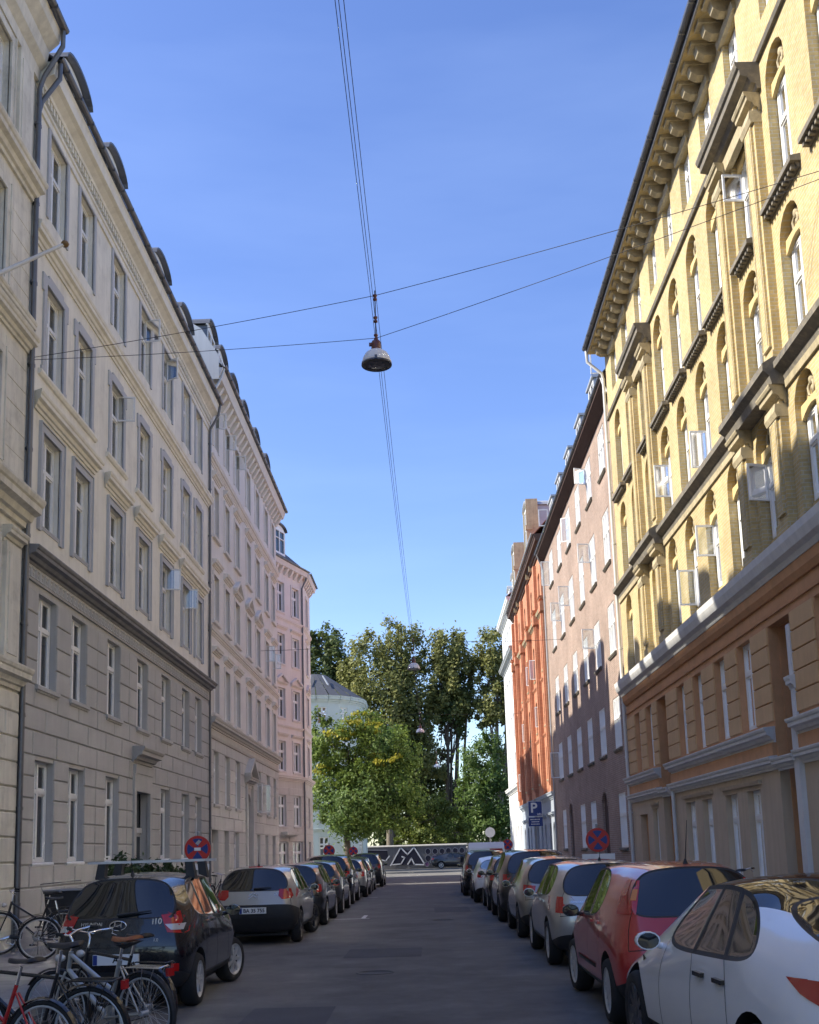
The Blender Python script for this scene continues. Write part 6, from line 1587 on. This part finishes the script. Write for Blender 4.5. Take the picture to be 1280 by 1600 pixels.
# ---------------------------------------------------------------- bicycles
def bike(loc, rz, label, fm, step=True, scale=1.08, saddle='saddle', rackm=None, guard='bikeblack', drop=False, lean=0, steer=8, basket=False, crate=False, reach=.0, cover=None, sh=.98):
    """x forward from the rear hub, z up"""
    r = tag(empty('bicycle', loc, rad(rz)), label, 'bicycle', 'parked bicycles'); r.scale = (scale,)*3; r.rotation_euler = (rad(lean), 0, rad(rz))
    R, WB = .345, 1.06; F = M[fm]; st = .012
    BB = Vector((.44, 0, .29)); RH = Vector((0, 0, R)); ST = Vector((.27, 0, .80)); HT, HB = Vector((.885, 0, .86)), Vector((.925, 0, .69)); FH = Vector((WB, 0, R))
    tr = 1.35 if fm == 'bikesilver' else 1.0
    g = MB(); g.tube([BB, ST], .016*tr, 8)
    if step: g.tube([HT+Vector((.005, 0, -.03)), Vector((.36, 0, .52))], .016*tr, 8); g.tube([HB, BB], .019*tr, 8)
    else: g.tube([HT+Vector((0, 0, -.04)), Vector((.28, 0, .76))], .016, 8); g.tube([HB, BB], .019, 8)
    g.tube([HT, HB], .021, 8)
    for s in (-1, 1):
        g.tube([BB+Vector((0, s*.03, 0)), RH+Vector((0, s*.06, 0))], .011, 6); g.tube([ST+Vector((-.01, s*.015, -.06)), RH+Vector((0, s*.06, 0))], .009, 6)
    g.build('frame', F, r)
    g = MB(); g.tube([ST, Vector((.235, 0, sh-.04))], .0135, 8); g.build('seat_post', M['chrome'], r)
    def S(x, y, z): return (.215+x, y, sh+z)
    g = MB(S); n = 9; vs = []
    for i in range(n):
        t = i/(n-1); x = -.14+.28*t; w_ = .085*(1-t)**.7+.018; 
        for k in range(7): a = math.pi*k/6; vs.append((x, w_*math.cos(a), .035*math.sin(a)-.01+.012*(1-t)*(1-t)-.01*math.sin(math.pi*t)))
    g.add(vs, [(i*7+k, i*7+k+1, (i+1)*7+k+1, (i+1)*7+k) for i in range(n-1) for k in range(6)]+[tuple(range(7)), tuple(range((n-1)*7, n*7))], True); g.add([(-.14, .09, -.015), (-.14, -.09, -.015), (.14, -.016, -.015), (.14, .016, -.015)], [(0, 1, 2, 3)])
    so_ = g.build('saddle', M[saddle], r)
    if cover:
        g = MB(S); g.add([(-.15, .10, -.02), (-.15, -.10, -.02), (.06, -.05, -.05), (.15, 0, -.02), (.06, .05, -.05), (0, 0, -.09)], [(0, 1, 5), (1, 2, 5), (2, 3, 5), (3, 4, 5), (4, 0, 5)]); g.build('saddle_underside', M['plastic'], so_)
    # front assembly turned about the head tube
    a = rad(steer); ca, sa = math.cos(a), math.sin(a)
    def Q(x, y, z): dx = x-.905; return (.905+dx*ca-y*sa, dx*sa+y*ca, z)
    g = MB(Q)
    for s in (-1, 1): g.tube([(.93, s*.03, .68), (.965, s*.055, .60), (WB, s*.058, R)], [.013, .012, .009], 6)
    g.build('fork', F, r)
    g = MB(Q); g.tube([HT, (.87, 0, .96), (.90, 0, 1.0)], .012, 6)
    hb = [(.78, -.29, 1.04), (.86, -.27, 1.05), (.93, -.16, 1.03), (.91, 0, 1.0), (.93, .16, 1.03), (.86, .27, 1.05), (.78, .29, 1.04)] if not drop else [(.86, -.30, 1.0), (.90, -.1, 1.0), (.90, .1, 1.0), (.86, .30, 1.0)]
    g.tube(hb, .012, 7); h = g.build('handlebar', M['chrome'], r)
    for s in (0, -1):
        e, e2 = Vector(hb[s]), Vector(hb[1 if s == 0 else -2]); g = MB(Q); g.tube([e, e.lerp(e2, .95)], .017, 7); g.build('grip', M['rubber'], h)
        g = MB(Q); g.tube([e2, e2+Vector((.03, 0, -.05)), e+Vector((.05, 0, -.06))], .006, 5); g.build('brake_lever', M['chrome'], h)
    for x0, nm in ((0, 'rear'), (WB, 'front')):
        TQ = (lambda x, y, z: (x, y, z)) if x0 == 0 else Q
        g = MB(TQ); c0 = Vector((x0, 0, R))
        def circ(rr, tube_r, nn=36, ns=8):
            g.tube([c0+Vector((rr*math.cos(2*math.pi*k/nn), 0, rr*math.sin(2*math.pi*k/nn))) for k in range(nn+1)], tube_r, ns, False)
        circ(R-.018, .019); w_ = g.build('wheel', M['rubber'], r)
        g = MB(TQ); circ(R-.045, .011, 36, 6); g.build('rim', M['alloy'], w_)
        g = MB(TQ); g.tube([c0+Vector((0, -.045, 0)), c0+Vector((0, .045, 0))], .022, 8); g.build('hub', M['alloy'], w_)
        g = MB(TQ)
        for k in range(28):
            t = 2*math.pi*k/28; t2 = t+(.45 if k % 4 < 2 else -.45); s = .035 if k % 2 else -.035
            g.tube([c0+Vector((.022*math.cos(t2), s, .022*math.sin(t2))), c0+Vector(((R-.05)*math.cos(t), 0, (R-.05)*math.sin(t)))], .0016, 3, False)
        tag(g.build('spokes', M['wire'], w_), kind='stuff')
        g = MB(TQ); a0, a1 = (rad(20), rad(205)) if x0 == 0 else (rad(35), rad(195)); rr = R+.022
        for k in range(18):
            t0, t1 = a0+(a1-a0)*k/18, a0+(a1-a0)*(k+1)/18
            pts = []
            for t in (t0, t1):
                for yy, dr in ((-.028, -.012), (0, .004), (.028, -.012)): pts.append((x0+(rr+dr)*math.cos(t), yy, R+(rr+dr)*math.sin(t)))
            g.add(pts, [(0, 1, 4, 3), (1, 2, 5, 4)], True)
        g.build('mudguard', M[guard], r)
    g = MB(); g.lathe([(.0, -.004), (.09, -.004), (.09, .004), (0, .004)], (BB.x, -.055, BB.z), 'y', 20); g.tube([BB+Vector((0, -.07, 0)), BB+Vector((.09, -.07, -.14))], .011, 6); g.tube([BB+Vector((0, .07, 0)), BB+Vector((-.09, .07, .14))], .011, 6); cr_ = g.build('crank', M['alloy'], r)
    for s, q in ((-1, (.09, -.12, -.14)), (1, (-.09, .12, .14))):
        g = MB(); c0 = BB+Vector(q); g.box(c0.x-.045, c0.x+.045, c0.y-.045, c0.y+.045, c0.z-.012, c0.z+.012); g.build('pedal', M['plastic'], cr_)
    g = MB(); g.tube([BB+Vector((0, -.055, .09)), RH+Vector((0, -.055, .035))], .005, 5); g.tube([BB+Vector((0, -.055, -.09)), RH+Vector((0, -.055, -.035))], .005, 5); g.build('chain', M['alloyd'], r)
    if rackm:
        g = MB(); z = R+.40
        g.tube([(.20, -.06, z-.02), (.12, -.07, z), (-.25, -.07, z), (-.29, 0, z+.02), (-.25, .07, z), (.12, .07, z), (.20, .06, z-.02)], .007, 6)
        for y in (-.035, 0, .035): g.tube([(.12, y, z), (-.26, y, z)], .005, 5)
        for s in (-1, 1): g.tube([(-.06, s*.07, z), (0, s*.065, R)], .005, 5); g.tube([(-.2, s*.07, z), (0, s*.065, R)], .005, 5)
        rk = g.build('rack', M[rackm], r)
        g = MB(); g.box(-.335, -.30, -.035, .035, z-.07, z); g.build('rear_light', M['redlens'], r)
    g = MB(Q); g.lathe([(.0, .045), (.035, .04), (.04, 0), (.02, -.04), (0, -.045)], (1.0, 0, .80), 'x', 12); g.build('headlight', M['clearlens'], r)
    g = MB(); g.tube([BB+Vector((-.06, .05, -.02)), BB+Vector((-.12, .16, -.29))], .008, 6); g.build('kickstand', M['alloyd'], r)
    if basket:
        g = MB(Q); x0, x1, y0, y1, z0, z1 = .98, 1.28, -.2, .2, .78, 1.02
        for z in (z0, (z0+z1)/2, z1): g.tube([(x0, y0, z), (x1, y0, z), (x1, y1, z), (x0, y1, z), (x0, y0, z)], .006, 5)
        for k in range(9): y = y0+(y1-y0)*k/8; g.tube([(x0, y, z1), (x0, y, z0), (x1, y, z0), (x1, y, z1)], .003, 4)
        for k in range(7): x = x0+(x1-x0)*k/6; g.tube([(x, y0, z1), (x, y0, z0), (x, y1, z0), (x, y1, z1)], .003, 4)
        tag(g.build('basket', M['bikeblack'], r), kind='stuff')
    return r
bike((-2.80, 10.75, 0), 151, 'silver city bicycle with brown saddle and white-grey rack behind the black hatchback', 'bikesilver', True, 1.10, 'leather', 'chrome', 'plastic', lean=-3, steer=14, cover=True)
bike((-2.92, 11.25, 0), 148, 'black bicycle leaning just behind the silver city bicycle', 'bikeblack', False, 1.08, 'saddle', 'bikeblack', lean=4, steer=-6)
bike((-3.02, 9.75, 0), 168, 'black bicycle with rack and black saddle left of the silver one', 'bikeblack', False, 1.10, 'saddle', 'bikeblack', lean=-4, steer=5, sh=1.02)
bike((-3.22, 9.05, 0), 160, 'red-framed bicycle at the bottom left corner', 'bikered', True, 1.06, 'saddle', None, 'bikeblack', lean=3, steer=10)
bike((-7.02, 20.75, .13), 176, 'black bicycle with high handlebar leaning by the dark box at the cream house', 'bikeblack', True, 1.16, 'saddle', 'bikeblack', lean=5, steer=25)
bike((-6.95, 19.4, .13), 20, 'dark bicycle parked beside the box near the house wall', 'bikeblack', False, 1.1, 'saddle', None, lean=-5, steer=-20, basket=True)
bike((-7.6, 37.5, .13), 85, 'distant dark bicycle against the grey house behind the no-stopping sign', 'bikeblack', True, 1.1, 'saddle', 'bikeblack', lean=8)
bike((5.9, 20.4, .13), 80, 'dark bicycle by the rust house seen over the red car roof', 'bikeblack', False, 1.12, 'saddle', None, lean=-6, sh=1.05)
# dark cargo box on the pavement
r = tag(empty('cargo_box', (-7.1, 21.9, .115)), 'dark cargo-bike box with wire rim standing at the house wall', 'box')
g = MB(); vs = []
for x, y in ((-.55, -.35), (.55, -.35), (.55, .35), (-.55, .35)): vs.append((x*.86, y*.86, .25)); vs.append((x, y, 1.15))
g.add(vs, [(0, 2, 3, 1), (2, 4, 5, 3), (4, 6, 7, 5), (6, 0, 1, 7), (0, 2, 4, 6)]); g.build('tub', M['plastic'], r)
g = MB(); g.tube([(-.57, -.37, 1.17), (.57, -.37, 1.17), (.57, .37, 1.17), (-.57, .37, 1.17), (-.57, -.37, 1.17)], .015, 6); g.tube([(-.57, -.37, 1.17), (-.62, -.37, 1.3), (.2, -.4, 1.36)], .01, 5); g.build('rim_rail', M['steel'], r)
for s in (-1, 1):
    g = MB(); c0 = Vector((.1, s*.36, .25)); g.tube([c0+Vector((.24*math.cos(2*math.pi*k/24), 0, .24*math.sin(2*math.pi*k/24))) for k in range(25)], .02, 6, False); g.build('wheel', M['rubber'], r)
